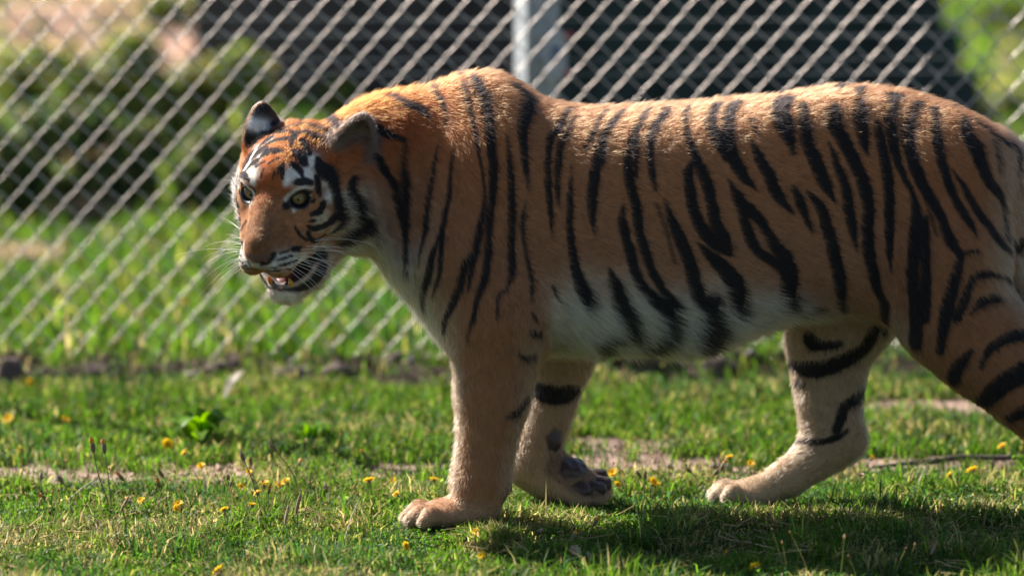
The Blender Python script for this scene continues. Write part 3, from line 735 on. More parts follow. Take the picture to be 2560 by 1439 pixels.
# markings of the coat, metres: body marks in world space, face marks (h, k, l) in the head frame; last number is half width
STRIPES = [
('b',[[-.2759,-.0621,.9151,.0052],[-.24,-.0966,.9105,.0088],[-.2109,-.1063,.9033,.01],[-.1901,-.116,.8919,.0084],[-.1756,-.1267,.8786,.0025]]),
('b',[[-.2906,-.1441,.8619,.0063],[-.2679,-.149,.85,.0075],[-.2328,-.1562,.8384,.0042]]),
('b',[[-.1771,-.0124,.9327,.0052],[-.1638,-.0758,.9249,.0063],[-.1511,-.1016,.9111,.0059],[-.1405,-.1291,.883,.0038],[-.1404,-.1443,.8598,.0013]]),
('b',[[-.1568,-.1543,.8278,.001],[-.167,-.1674,.7756,.0038],[-.1793,-.1758,.7103,.0046],[-.1875,-.1873,.6371,.0042],[-.1981,-.182,.5699,.0017]]),
('b',[[-.2904,-.1631,.802,.0067],[-.2719,-.1672,.7755,.0075],[-.2554,-.1708,.7511,.0075],[-.2452,-.1725,.7099,.0067],[-.2351,-.1713,.6641,.0063],[-.2291,-.1668,.6136,.0059],[-.2275,-.1505,.5655,.0046]]),
('b',[[-.2308,-.1569,.8364,.0025],[-.2327,-.1689,.7923,.0046],[-.2307,-.1733,.7514,.0084],[-.2287,-.174,.7101,.0075],[-.2249,-.1713,.635,.0031]]),
('b',[[-.1216,-.1697,.8255,.0013],[-.1298,-.1799,.7771,.0033],[-.1339,-.19,.7204,.0046],[-.1462,-.2011,.6597,.0054],[-.1502,-.2154,.5995,.0054],[-.1545,-.2091,.553,.0046],[-.1694,-.176,.5066,.0021]]),
('b',[[-.1544,-.2028,.6433,.0025],[-.1668,-.2068,.6024,.0063],[-.1795,-.1896,.546,.0075],[-.1931,-.1185,.4879,.0063]]),
('b',[[-.1213,.019,.9524,.0063],[-.1037,-.089,.9367,.0067],[-.0952,-.1224,.9071,.0054],[-.0826,-.1572,.8696,.0046],[-.0743,-.1816,.831,.0038],[-.066,-.1929,.791,.0029],[-.0599,-.1998,.7423,.0029],[-.0599,-.204,.6973,.0042],[-.0701,-.213,.6488,.0071],[-.0783,-.2224,.6045,.0075],[-.0865,-.2261,.5678,.0046],[-.0928,-.2245,.5219,.0017]]),
('b',[[-.0861,-.0476,.9559,.0105],[-.0748,-.082,.9442,.0121],[-.0602,-.1184,.915,.0109],[-.0497,-.1602,.8699,.0092],[-.0435,-.1885,.8153,.0084],[-.0394,-.1952,.7707,.0084],[-.0435,-.2006,.7134,.0075],[-.0496,-.2071,.6563,.0067],[-.0517,-.2159,.5995,.0071],[-.0578,-.2233,.5508,.0075],[-.0743,-.2296,.5061,.005],[-.0825,-.231,.4648,.0042],[-.095,-.2153,.4171,.0021]]),
('b',[[-.0865,-.2236,.6047,.0025],[-.0988,-.2265,.5803,.0063],[-.1092,-.2221,.5382,.0075],[-.1237,-.2103,.4991,.0075],[-.145,-.1587,.4331,.0084]]),
('b',[[-.0127,-.169,.8502,.0013],[-.0065,-.1858,.8026,.0046],[-.0024,-.1913,.7412,.0067],[-.0004,-.1927,.6793,.0069],[-.0024,-.1956,.6175,.0069],[-.0004,-.2032,.5646,.0067],[-.0127,-.2205,.5255,.0025]]),
('b',[[-.0147,-.2211,.5256,.0021],[-.0291,-.2296,.5102,.0029],[-.0332,-.2395,.4661,.0013]]),
('b',[[.0001,-.0475,.9426,.0138],[.0286,-.0658,.9217,.0176],[.0285,-.1151,.8939,.0138],[.0223,-.1497,.8604,.0109],[.0243,-.1698,.8214,.0088],[.0284,-.1788,.7769,.0059],[.0366,-.1809,.7275,.0013]]),
('b',[[.0284,-.1853,.7074,.0017],[.0202,-.1889,.6622,.0042],[.0264,-.1877,.6164,.0038],[.0346,-.1873,.5748,.0038],[.0408,-.1926,.534,.0042],[.0408,-.2031,.5022,.0025]]),
('b',[[.1159,-.0392,.8896,.0063],[.1007,-.1164,.865,.0088],[.082,-.1408,.8387,.0071],[.0758,-.1603,.7996,.0059],[.0757,-.1739,.7515,.0059],[.0798,-.1819,.6986,.0052],[.086,-.1855,.6286,.0013]]),
('b',[[.132,-.0861,.8782,.0038],[.113,-.1341,.8483,.0059],[.1025,-.1524,.8235,.0069],[.0963,-.1722,.7761,.0061],[.0962,-.1829,.7278,.0046],[.1003,-.1875,.6952,.001]]),
('b',[[.125,-.1745,.7847,.0013],[.1229,-.1898,.7203,.0052],[.1209,-.1939,.6587,.0061],[.1271,-.1954,.605,.0075],[.1375,-.1951,.5551,.0109],[.152,-.1913,.513,.013],[.1584,-.1819,.4783,.0054]]),
('b',[[.0862,-.1808,.5282,.0046],[.0986,-.1774,.4943,.0025]]),
('b',[[.0428,-.2077,.4738,.0054],[.0532,-.1981,.4557,.0033]]),
('b',[[.0408,-.2045,.4338,.0063],[.0615,-.1779,.4227,.0063]]),
('b',[[.1949,-.0388,.884,.0054],[.176,-.1204,.8619,.0063],[.1624,-.152,.8345,.0049],[.149,-.165,.8138,.0022]]),
('b',[[.2311,-.0487,.8849,.0067],[.2115,-.1095,.8696,.0081],[.1933,-.1432,.8468,.0085],[.1841,-.1723,.8103,.0117],[.1752,-.1899,.7681,.0105],[.1685,-.1996,.7206,.0092],[.1686,-.2034,.6812,.0072],[.173,-.2052,.6415,.0013]]),
('b',[[.2844,-.0488,.8875,.0067],[.2688,-.1167,.8704,.0072],[.2549,-.1543,.8436,.0081],[.2433,-.1849,.7985,.0092],[.2497,-.2022,.7475,.0096],[.2607,-.2091,.7041,.0092],[.2674,-.2117,.6512,.0087],[.2807,-.2122,.6025,.0087],[.2985,-.2103,.5578,.0085],[.3209,-.2044,.517,.0083],[.3454,-.1986,.4916,.0085]]),
('b',[[.2636,-.1589,.8397,.0049],[.2608,-.19,.7903,.0045],[.2629,-.2001,.7605,.0018]]),
('b',[[.2344,-.2073,.7038,.0022],[.2322,-.2092,.6642,.0081],[.2456,-.2103,.6156,.0096],[.2567,-.209,.571,.0096],[.2746,-.2047,.5304,.0094],[.3035,-.1984,.4983,.0125],[.3258,-.191,.4749,.0143],[.3223,-.1642,.4307,.0139],[.2836,-.1199,.3971,.0134],[.259,-.0491,.3786,.0054]]),
('b',[[.3198,-.0488,.8894,.009],[.3227,-.0836,.8845,.0108],[.2994,-.1334,.8634,.0101],[.2898,-.1678,.8319,.0081],[.2937,-.1954,.782,.0072],[.3024,-.2078,.7349,.0022]]),
('b',[[.3199,-.211,.7176,.0018],[.3376,-.2149,.6694,.0085],[.3597,-.2159,.6208,.0112],[.3776,-.2141,.5717,.0125],[.3868,-.2077,.5263,.0128],[.4004,-.1995,.4985,.0134],[.4227,-.1932,.4886,.0103]]),
('d',[[.3024,-.2111,.7088,.0031],[.3245,-.2146,.6516,.0045],[.3423,-.2145,.5851,.0031]]),
('b',[[.4269,-.1975,.5026,.0125],[.4101,-.1791,.4553,.0157],[.3797,-.1669,.4311,.0099]]),
('b',[[.4241,-.1613,.4348,.0179],[.4031,-.1331,.4036,.0206],[.3911,-.0491,.3738,.009]]),
('b',[[.2062,-.2061,.5684,.0022],[.2196,-.2006,.5253,.013],[.2332,-.1868,.4788,.0152],[.2428,-.1568,.4296,.0139],[.2441,-.1369,.4109,.0058]]),
('b',[[.2031,-.1466,.4191,.0117],[.177,-.1178,.3968,.0112],[.1572,.0646,.3506,.0045]]),
('b',[[.3668,-.0486,.8916,.0063],[.3658,-.1258,.8714,.0058],[.3733,-.1722,.8324,.0067],[.3904,-.1939,.7951,.0094],[.4077,-.2057,.7568,.0112],[.4187,-.2118,.7133,.0103],[.4277,-.2134,.6692,.0117],[.4433,-.2122,.6247,.0161],[.4589,-.2099,.6022,.0058]]),
('b',[[.3816,-.192,.7993,.0036],[.3704,-.2026,.7696,.0092],[.377,-.2121,.7222,.0103],[.3858,-.2151,.6827,.0103],[.408,-.2149,.6428,.0117],[.439,-.2124,.6158,.0121]]),
('b',[[.4321,-.0484,.8978,.0117],[.4185,-.1323,.8722,.0103],[.4306,-.1685,.8408,.0117],[.452,-.19,.8035,.0081]]),
('b',[[.4689,-.0486,.9008,.0134],[.4533,-.146,.8649,.013],[.4567,-.1772,.8286,.0125],[.4695,-.1926,.795,.0117],[.487,-.1998,.7649,.0096],[.5135,-.2012,.7341,.0018]]),
('b',[[.5067,-.1322,.8766,.0063],[.5145,-.1615,.8489,.0045]]),
('b',[[.5032,-.1708,.8367,.0022],[.5225,-.1869,.7987,.0094],[.5445,-.1917,.7595,.0117],[.5625,-.1897,.7193,.0103],[.5941,-.1789,.6824,.0027]]),
('b',[[.4561,-.2036,.7565,.0018],[.4826,-.2071,.7082,.0125],[.5137,-.2037,.6812,.0103],[.5361,-.1989,.6495,.0096],[.5542,-.1921,.6175,.0112],[.5771,-.1796,.5847,.0148],[.5869,-.1655,.5426,.0175],[.5816,-.1443,.4949,.0161],[.5736,-.1294,.4726,.0076]]),
('b',[[.4827,-.2077,.695,.0081],[.4962,-.2065,.6505,.0103],[.5142,-.2024,.61,.0096],[.5456,-.1919,.5864,.0092],[.573,-.1756,.5574,.009]]),
('b',[[.3905,-.2157,.6252,.0018],[.4215,-.2132,.5938,.0103],[.4482,-.2082,.5664,.0139],[.4707,-.1992,.534,.0175],[.4759,-.1856,.4964,.0148],[.4722,-.1713,.4675,.0058]]),
('b',[[.5744,-.0481,.91,.0206],[.5651,-.1088,.8918,.0197],[.5769,-.1448,.8603,.017],[.5938,-.1658,.8095,.004]]),
('b',[[.5937,-.1776,.7378,.0045],[.6119,-.1734,.6951,.0094],[.6346,-.168,.641,.0022]]),
('b',[[.6227,-.1703,.7292,.0028],[.6533,-.166,.6901,.01],[.6702,-.1633,.6401,.0108],[.6848,-.1561,.5838,.0114],[.6973,-.1385,.5259,.012],[.7008,-.0867,.4628,.0061]]),
('b',[[.6144,-.0929,.9021,.01],[.6202,-.1482,.8422,.012],[.6418,-.1613,.7887,.0128],[.6612,-.1638,.7449,.0111],[.6862,-.1629,.7007,.0017]]),
('b',[[.6695,-.1487,.8312,.0022],[.6885,-.159,.7774,.0072],[.7051,-.1613,.7336,.0092],[.7138,-.1617,.684,.01],[.7224,-.1606,.6397,.0078],[.7312,-.1575,.595,.0014]]),
('b',[[.6979,.0252,.9281,.0128],[.6787,-.1253,.8781,.0156],[.6997,-.1459,.8364,.0128],[.7214,-.1556,.7935,.012],[.7434,-.1607,.7445,.012],[.7547,-.1631,.6897,.0114],[.7523,-.164,.6401,.0108],[.7583,-.1639,.5849,.012],[.7732,-.1539,.5226,.0114],[.7915,-.1344,.4698,.012],[.8072,.0509,.3917,.0061]]),
('b',[[.7342,-.0158,.9297,.0117],[.7363,-.1219,.8832,.0128],[.7435,-.1455,.8363,.01],[.7515,-.1545,.8016,.0014]]),
('b',[[.7716,-.129,.873,.005],[.7815,-.1515,.8205,.01],[.7921,-.1653,.7671,.01],[.7965,-.1719,.7184,.01],[.7976,-.1796,.6643,.0092],[.7976,-.1868,.6101,.0078],[.8024,-.1874,.5605,.0017]]),
('b',[[.8087,-.0582,.9204,.0145],[.8015,-.1323,.8679,.0114],[.8085,-.158,.8158,.0092],[.8188,-.1723,.779,.0072],[.84,-.1872,.7368,.0058],[.8506,-.1973,.6996,.0083],[.853,-.2081,.657,.0139],[.8475,-.2161,.6031,.0128],[.8457,-.2116,.5474,.0128],[.8523,-.2043,.4801,.0145],[.8537,-.194,.4232,.0172],[.8989,-.0742,.3649,.0128]]),
('b',[[.8718,-.2083,.679,.0056],[.8714,-.2228,.615,.0083],[.8722,-.2225,.5489,.01],[.8709,-.2151,.4651,.0111]]),
('b',[[.8597,-.0784,.906,.01],[.8362,-.1468,.853,.0128],[.8431,-.1725,.8065,.0114],[.8614,-.1917,.7539,.0108],[.8828,-.2019,.7167,.01],[.9042,-.2127,.6796,.0086],[.9202,-.2241,.6371,.01],[.9419,-.2287,.6048,.0083]]),
('d',[[.872,-.201,.7111,.0033],[.8826,-.2104,.6793,.0033],[.8958,-.2218,.6423,.0033]]),
('b',[[.8919,-.0909,.8963,.0086],[.8978,-.1675,.8334,.01],[.9101,-.1918,.7814,.0092],[.9236,-.2002,.7384,.0086],[.9427,-.2051,.7006,.0078],[.9646,-.2086,.6681,.0069],[.9811,-.2113,.6354,.0017]]),
('b',[[.9293,-.1918,.7786,.0017],[.9539,-.1964,.738,.0061],[.9761,-.1966,.6995,.0078],[1.0043,-.1922,.6604,.0086],[1.0335,-.1758,.6196,.0078],[1.056,-.141,.5983,.0056]]),
('b',[[.938,.0077,.891,.0072],[.9575,-.1344,.8571,.0128],[.9778,-.159,.8214,.0156],[.9907,-.1734,.7846,.0133],[1.0103,-.1733,.7461,.0111],[1.0338,-.1581,.7166,.0083],[1.043,-.1534,.6719,.005],[1.0459,-.1576,.6282,.0061]]),
('b',[[.9831,-.0871,.871,.0072],[1.0208,-.1008,.8422,.0072],[1.0557,-.0815,.8178,.0083]]),
('b',[[1.022,-.1202,.8279,.0044],[1.0289,-.1397,.7971,.005],[1.0309,-.153,.7656,.0022]]),
('b',[[.9419,-.2287,.6048,.0056],[.981,-.217,.6087,.0056]]),
('b',[[.9447,-.2292,.5939,.0083],[.929,-.2308,.5335,.0114],[.9159,-.2314,.4785,.0128],[.9047,-.2112,.3926,.0078]]),
('b',[[1.0532,-.1498,.5386,.0056],[.9984,-.2117,.5584,.0072],[.9702,-.2243,.5491,.0064],[.9565,-.23,.5114,.0083],[.9376,-.2338,.4679,.0083]]),
('b',[[1.0771,-.073,.4943,.0083],[1.0157,-.2081,.5055,.0092],[.9872,-.2237,.4967,.0078],[.9678,-.231,.4757,.0028]]),
('b',[[1.0834,-.2013,.4298,.0117],[1.0428,-.2231,.4221,.01],[1.0096,-.2308,.4012,.0083],[.9887,-.225,.3616,.0028]]),
('b',[[.9689,-.2288,.3953,.0044],[.9458,-.2146,.3655,.0117],[.9326,-.1782,.3264,.0128]]),
('b',[[1.0828,-.2193,.3496,.02],[1.0496,-.2204,.3332,.02],[1.0185,-.2048,.303,.0183],[.9956,-.1547,.2725,.0128]]),
('b',[[1.0849,-.2082,.2647,.0145],[1.0543,-.1801,.2433,.0111]]),
('t',[[1.0616,-.0618,.8222,.0049],[1.0777,-.0673,.8032,.0066],[1.0796,-.0858,.7759,.0059],[1.0753,-.1007,.7515,.0026],[1.0843,-.097,.7117,.0016]]),
('t',[[1.0615,-.1297,.6177,.0082],[1.0777,-.0958,.6,.0099],[1.0879,-.0896,.609,.0099]]),
('f',[[.5646,-.046,.4331,.0106],[.6476,.0439,.3758,.0117],[.7082,.0285,.3725,.0044]]),
('f',[[.604,.1141,.3224,.0072],[.6489,.0579,.3114,.0117],[.7039,.0439,.3277,.0117],[.7596,.0446,.3587,.0117],[.7803,.0248,.4013,.01]]),
('f',[[.6175,.0968,.2768,.0072],[.6305,.0775,.2782,.0061]]),
('f',[[.7613,.1032,.2558,.01],[.7228,.0665,.2305,.0078],[.7145,.0649,.2081,.0072],[.7035,.0633,.1771,.005]]),
('f',[[.6254,.1117,.1463,.0042],[.6594,.0743,.1504,.0035],[.6914,.0651,.156,.0042],[.7273,.0689,.1751,.0029]]),
('f',[[.6092,-.0971,.4615,.0056],[.6559,-.0986,.4701,.0039]]),
('f',[[.0486,.0931,.2648,.0109],[.0721,.0779,.2568,.0137],[.1003,.0751,.2528,.0143],[.1223,.0813,.255,.0131],[.1375,.091,.2588,.0093]]),
('b',[[-.0138,-.1972,.2495,.0019],[.0122,-.1833,.2581,.009],[.0322,-.1654,.2863,.0056]]),
('b',[[.0153,-.2118,.3868,.0028],[.0337,-.1946,.3748,.0059],[.049,-.1775,.3799,.0056]]),
('b',[[.0474,-.1973,.4316,.0068],[.0582,-.1832,.4258,.0047]]),
('h',[[-.1666,-.0105,.0766,.0025],[-.196,-.0058,.0585,.0057],[-.2079,.0233,.0527,.0068],[-.165,.0715,.0821,.0061],[-.1474,.0856,.0801,.0025]]),
('h',[[-.1187,-.0289,.0874,.0014],[-.1268,-.0124,.0894,.0025],[-.1421,.0036,.0868,.0029],[-.1449,.0261,.086,.0029],[-.1467,.0445,.0826,.0014]]),
('h',[[-.1393,.0329,.0862,.0025],[-.1409,.0591,.0816,.0032],[-.1254,.0877,.0777,.0014]]),
('h',[[-.1045,-.0462,.0822,.0014],[-.1039,-.0252,.089,.0023],[-.108,-.0066,.0917,.0025],[-.107,.0137,.0911,.0022]]),
('h',[[-.107,.0137,.0911,.0025],[-.1164,.0325,.0883,.0029],[-.1162,.0476,.0836,.0036],[-.115,.074,.0737,.0018]]),
('h',[[-.06,-.0443,.0766,.0014],[-.0733,-.0312,.0841,.0029],[-.0788,-.0129,.0889,.0032],[-.0863,.0078,.0904,.0029],[-.0936,.0219,.0892,.0025]]),
('h',[[-.0311,-.037,.0717,.0018],[-.0426,-.025,.0794,.005],[-.0462,-.008,.0832,.0047],[-.0466,.0117,.0829,.0018]]),
('h',[[-.0131,-.0404,.0612,.0022],[-.0201,-.0194,.0724,.0014]]),
('h',[[-.0154,-.0072,.0718,.0022],[-.0278,.0098,.0772,.0018]]),
('h',[[-.0973,.0164,.0905,.0047],[-.0789,.0189,.0879,.0029],[-.0649,.0231,.0849,.0014]]),
('h',[[-.0899,.0368,.0848,.0039],[-.0805,.0497,.0775,.0047],[-.0701,.0609,.0686,.0029]]),
('h',[[-.0546,.0312,.0806,.0025],[-.0523,.0486,.0726,.0079],[-.0436,.0622,.0608,.0047]]),
('h',[[-.0263,.0433,.0667,.0043],[-.0247,.0569,.0579,.0043],[-.0148,.0685,.0467,.0014]]),
('h',[[.0022,.06,.0422,.0036],[-.0066,.0721,.0407,.0057],[-.0173,.084,.0315,.0032]]),
('h',[[-.0205,.0233,.0717,.0018],[-.0063,.0259,.0623,.0029],[.0048,.0302,.0511,.0014]]),
('h',[[-.0042,-.0154,.0634,.0018],[.0083,-.0202,.05,.0014]]),
('h',[[-.0026,.0104,.063,.0018],[.0107,.0115,.0487,.0011]]),
('h',[[-.0115,.0159,.0684,.0014],[.0026,.0184,.0568,.0011]]),
('h',[[-.0703,.0777,.0543,.0036],[-.0632,.0877,.0381,.0093],[-.0643,.0996,.0218,.0104],[-.0608,.1096,.004,.0093],[-.0506,.1158,-.0182,.0075],[-.043,.1204,-.0424,.0082],[-.0337,.1177,-.0577,.0075],[-.0122,.1065,-.066,.005],[.015,.0927,-.0621,.0043],[.0271,.0812,-.0502,.0022]]),
('h',[[-.0376,.0864,.0294,.0047],[-.0278,.0913,.0153,.0054],[-.0209,.0957,.0013,.0029]]),
('k',[[-.083,.0853,.0536,.0018],[-.0839,.108,.031,.0016],[-.0856,.1302,.0077,.0011]]),
('h',[[-.0924,.1423,.0016,.0039],[-.0781,.1399,-.0168,.0075],[-.0704,.1465,-.0449,.0086],[-.0663,.151,-.0714,.0075],[-.0619,.1476,-.0825,.0022]]),
('h',[[-.0424,.1251,-.0691,.0054],[-.0333,.1157,-.0876,.0047],[-.0228,.1004,-.0993,.0022]]),
('h',[[-.0157,.1033,-.0198,.0054],[-.0004,.0993,-.0292,.0047],[.0127,.0875,-.0286,.0032]]),
('h',[[.0428,.0585,-.0432,.0018],[.0482,.0696,-.0595,.0023],[.0414,.0794,-.0766,.0014]]),
('h',[[.0318,.0811,-.0615,.0029],[.0327,.0829,-.0777,.0032],[.0162,.0865,-.0944,.0036],[-.0048,.0932,-.0932,.0025]]),
('h',[[.0205,.084,-.0403,.0022],[.0125,.0933,-.0437,.0022]]),
('h',[[-.0684,.1585,-.0976,.0126],[-.0539,.1362,-.1139,.0111],[-.0434,.1091,-.1345,.0082]]),
('k',[[-.0773,.1777,-.1098,.0054],[-.0757,.1674,-.1442,.0047]]),
('k',[[-.0955,.2097,-.0757,.0047],[-.081,.202,-.1181,.0039]]),
('k',[[-.0974,.1597,-.0146,.0029],[-.0848,.1691,-.0562,.0039],[-.0766,.1726,-.0971,.0036]]),
('h',[[.0712,.0606,-.08,.0047],[.0624,.0692,-.0849,.0065]]),
('h',[[.0285,.0407,-.0001,.0061],[.0161,.0453,.0077,.0051],[.0108,.0584,.0232,.0026],[.0018,.074,.0223,.0022],[-.0045,.0804,.0136,.003]]),
('h',[[.019,.046,-.0011,.0061],[.0054,.0556,-.009,.0051],[-.0017,.0711,-.0048,.0041],[-.0025,.0784,.0099,.002]]),
('h',[[.0347,.0397,-.0033,.003],[.0261,.0444,-.0037,.0051]]),
('h',[[-.0002,.0759,-.0068,.002],[-.0032,.0885,-.0043,.0041]]),
('h',[[-.0003,-.0678,.0095,.001],[.0146,-.0455,.0254,.0016],[.019,-.0346,.0187,.001]]),
('h',[[-.0019,-.071,-.0016,.0014],[.0007,-.0673,-.0115,.0014],[.0316,-.0378,.0014,.0012]]),
('h',[[.0044,-.0784,-.0079,.0022],[.0117,-.0669,-.0138,.0035],[.0199,-.0538,-.0141,.0026]]),
('h',[[.0059,-.0542,.0415,.0035],[.0081,-.0512,.0404,.0035]]),
('h',[[.1244,.0275,-.0973,.0006],[.1161,.0466,-.0946,.0012],[.0972,.059,-.0987,.0014],[.0715,.0646,-.1082,.001]]),
('h',[[.1226,.0157,-.106,.0005],[.1219,.0408,-.1034,.0009],[.1006,.0577,-.1123,.0011],[.0055,.0209,-.1728,.0009]]),
('h',[[.1125,.0428,-.083,.0008],[.0986,.0535,-.0851,.0012],[.08,.0612,-.0908,.001]]),
('h',[[.1013,.0438,-.0736,.0008],[.0888,.0506,-.0764,.001],[.0791,.0545,-.0777,.0008]]),
('h',[[.1257,-.0258,-.0859,.0008],[.1279,-.0172,-.093,.0009],[.1218,-.0072,-.1057,.0007]]),
('l',[[.1185,.0434,-.1151,.0014],[.0252,.0107,-.1801,.0035],[.0128,.0333,-.1736,.0061],[.0006,.0553,-.1598,.0091],[-.0108,.0749,-.1482,.0112]]),
('l',[[.0637,.004,-.1937,.003],[.0568,.0295,-.1966,.0045],[.0389,.0495,-.2003,.0091],[.0247,.0673,-.1907,.0112],[.0021,.0777,-.1756,.0122]]),
('w',[[.0245,.0517,-.0164,.0018],[.0152,.0573,-.0131,.002],[.0029,.0674,-.0118,.0018],[-.0024,.0767,-.0034,.0016],[-.0037,.0819,.006,.001]]),
('w',[[.0227,.0366,.0099,.0022],[.0137,.0478,.0196,.0022],[.0088,.0634,.0301,.0016],[-.0025,.0779,.029,.0014],[-.0146,.0857,.0195,.002]]),
('w',[[.0006,-.0736,-.0087,.0008],[.0083,-.0651,-.0135,.0009],[.0337,-.0383,-.0008,.0008]]),
('n',[[.1335,-.0083,-.0652,.003],[.1316,.0151,-.0673,.0045],[.1216,.0278,-.069,.0041]]),
('n',[[.1365,.0028,-.0727,.0041],[.1323,.0157,-.0764,.0061],[.1263,.0247,-.0734,.0041]]),
('n',[[.1262,.0103,-.0873,.0051],[.1305,.0129,-.0901,.0026]]),
('h',[[.1227,.0146,-.0855,.0041],[.1224,.029,-.0756,.0057],[.1102,.0364,-.0709,.0035]]),
('h',[[.1273,-.0204,-.0648,.0016],[.1329,-.0111,-.066,.002]]),
('h',[[.1281,.011,-.0883,.002],[.1249,.0083,-.1017,.001]])]
PATCHES = [
('white',[-.0605,.0695,.059,.0197]),
('white',[-.0293,.0741,.0462,.0197]),
('white',[-.007,.0685,.0434,.0179]),
('white',[-.0094,.0462,.0562,.0143]),
('white',[.0094,.0406,.0426,.0079]),
('white',[.0014,.0422,.0502,.01]),
('white',[-.0005,-.04,.0526,.0136]),
('white',[-.0319,-.0418,.0699,.0108]),
('white',[.0115,-.0409,.0392,.0093]),
('white',[-.0501,-.0372,.0775,.0079]),
('white',[-.0826,-.0358,.0839,.0093]),
('cream',[-.0206,.0761,-.1349,.0197]),
('cream',[-.0285,.1088,-.0936,.0215]),
('cream',[.0206,.0811,-.1109,.0161]),
('cream',[.004,.0988,-.0645,.0143]),
('cream',[-.0506,.1301,-.0549,.0161]),
('cream',[-.064,.1328,-.0295,.0161]),
('cream',[-.0514,.1355,-.0846,.0179]),
('white',[-.0915,.1662,-.0354,.0269]),
('white',[-.0799,.1686,-.07,.0305]),
('white',[-.0784,.1811,-.1102,.0323]),
('white',[-.0602,.1441,-.1194,.0215]),
('white',[-.0571,.1233,-.1497,.0215]),
('white',[-.0718,.1427,-.1574,.0251]),
('white',[-.0864,.1967,-.0924,.0215]),
('white',[-.0773,.2014,-.1499,.0251]),
('cream',[-.0473,.0978,.0116,.0143]),
('white',[-.035,.1065,-.0132,.0143]),
('cream',[.0071,.0971,-.0414,.0126]),
('cream',[-.0069,.1054,-.0455,.0143]),
('white',[.1097,.0467,-.0845,.0179]),
('white',[.0878,.061,-.0977,.0215]),
('white',[.057,.0655,-.118,.0179]),
('white',[.1328,.005,-.0909,.0161]),
('white',[.1274,-.0172,-.0887,.0108]),
('white',[.1227,.032,-.0903,.0143]),
('white',[.0687,-.0011,-.2126,.0143]),
('white',[.0634,.0234,-.2175,.0179]),
('white',[.0021,.0016,-.2315,.0179]),
('white',[-.0269,.0224,-.2215,.0143]),
('white',[.0119,.0624,-.0135,.0053]),
('white',[.0005,.071,-.0105,.0045]),
('white',[-.0033,.078,-.0003,.0033]),
('white',[.0219,.0516,-.0129,.0045]),
('white',[.006,-.0673,-.0128,.0024]),
('white',[.0232,-.0487,-.0089,.0024])]
# ------------------------------------------------------------------ coat colour
def sstep(a, b, x):
    t = np.clip((x - a) / (b - a), 0, 1); return t * t * (3 - 2 * t)
_rng = np.random.default_rng(7)
_NG = _rng.random((64, 64, 64)).astype(np.float32)
def vnoise(P, s):
    """smooth value noise, 0..1"""
    q = P / s; i = np.floor(q).astype(int); f = q - i; f = f * f * (3 - 2 * f)
    out = 0
    for dx in (0, 1):
        for dy in (0, 1):
            for dz in (0, 1):
                w = (f[:, 0] if dx else 1 - f[:, 0]) * (f[:, 1] if dy else 1 - f[:, 1]) * (f[:, 2] if dz else 1 - f[:, 2])
                out = out + w * _NG[(i[:, 0] + dx) & 63, (i[:, 1] + dy) & 63, (i[:, 2] + dz) & 63]
    return out
def fine_curve(rows, step=0.006):
    """resample a marking (x, y, z, half width) along a Catmull-Rom curve"""
    R = np.asarray(rows, float)
    R[:, 3] = np.maximum(R[:, 3], .0004)
    if len(R) == 2: return R[0] + (R[1] - R[0]) * np.linspace(0, 1, 6)[:, None]
    E = np.vstack([2 * R[0] - R[1], R, 2 * R[-1] - R[-2]]); out = []
    for i in range(1, len(E) - 2):
        n = max(2, int(np.linalg.norm(E[i + 1, :3] - E[i, :3]) / step) + 1)
        t = np.linspace(0, 1, n, endpoint=False)[:, None]
        p0, p1, p2, p3 = E[i - 1], E[i], E[i + 1], E[i + 2]
        out.append(0.5 * (2 * p1 + (p2 - p0) * t + (2 * p0 - 5 * p1 + 4 * p2 - p3) * t**2 + (3 * p1 - p0 - 3 * p2 + p3) * t**3))
    out.append(R[-1:]); C = np.vstack(out); C[:, 3] = np.maximum(C[:, 3] * 1.16 + .0007, .0008)
    return C
def mark(P, curve, soft):
    """0..1 cover of one marking at the points P"""
    m = np.zeros(len(P)); pad = curve[:, 3].max() * 1.4 + soft * 2
    lo = curve[:, :3].min(0) - pad; hi = curve[:, :3].max(0) + pad
    idx = np.nonzero(((P > lo) & (P < hi)).all(1))[0]
    if not len(idx): return m
    for s in range(0, len(idx), 40000):
        ii = idx[s:s + 40000]; Q = P[ii]
        a = curve[:-1, :3]; b = curve[1:, :3]; d = b - a
        best = np.full(len(Q), 9.0)
        for k in range(len(a)):
            h = np.clip(((Q - a[k]) @ d[k]) / (d[k] @ d[k] + 1e-12), 0, 1)
            w = Q - a[k] - h[:, None] * d[k]
            r = curve[k, 3] + (curve[k + 1, 3] - curve[k, 3]) * h
            best = np.minimum(best, np.sqrt((w * w).sum(1)) - r)
        m[ii] = 1 - sstep(-soft, soft, best)
    return m
_BODY = [(k, fine_curve(r)) for k, r in STRIPES if k in 'bdft']
for _k, _c in _BODY: _c[:, 3] = _c[:, 3] * (1.25 if _k == 'f' else 1.0) + (.0015 if _k == 'f' else 0)
_FACE = [(k, fine_curve(r, .003)) for k, r in STRIPES if k in 'hklnw']
for _k, _c in _FACE:
    if _k == 'h': _c[:, 3] = _c[:, 3] * np.where(_c[:, 2] > .02, 1.40, 1.16) + .0006
ORANGE = np.array([.405, .165, .066]); TAN = np.array([.350, .166, .086]); DEEP = np.array([.40, .080, .010]); WHITE = np.array([.79, .74, .64]); CREAM = np.array([.60, .50, .38])
BLACK = np.array([.010, .0095, .011]); DARK = np.array([.055, .030, .022])
def zpx(px, py): return at(px, py, -.12)[[0, 2]]
_bel = np.array([zpx(a, b) for a, b in ((900, 660), (1050, 800), (1180, 900), (1290, 840), (1350, 745), (1420, 705), (1500, 700), (1650, 712), (1800, 712), (1900, 715), (2000, 745), (2120, 800), (2250, 880), (2560, 1150))])
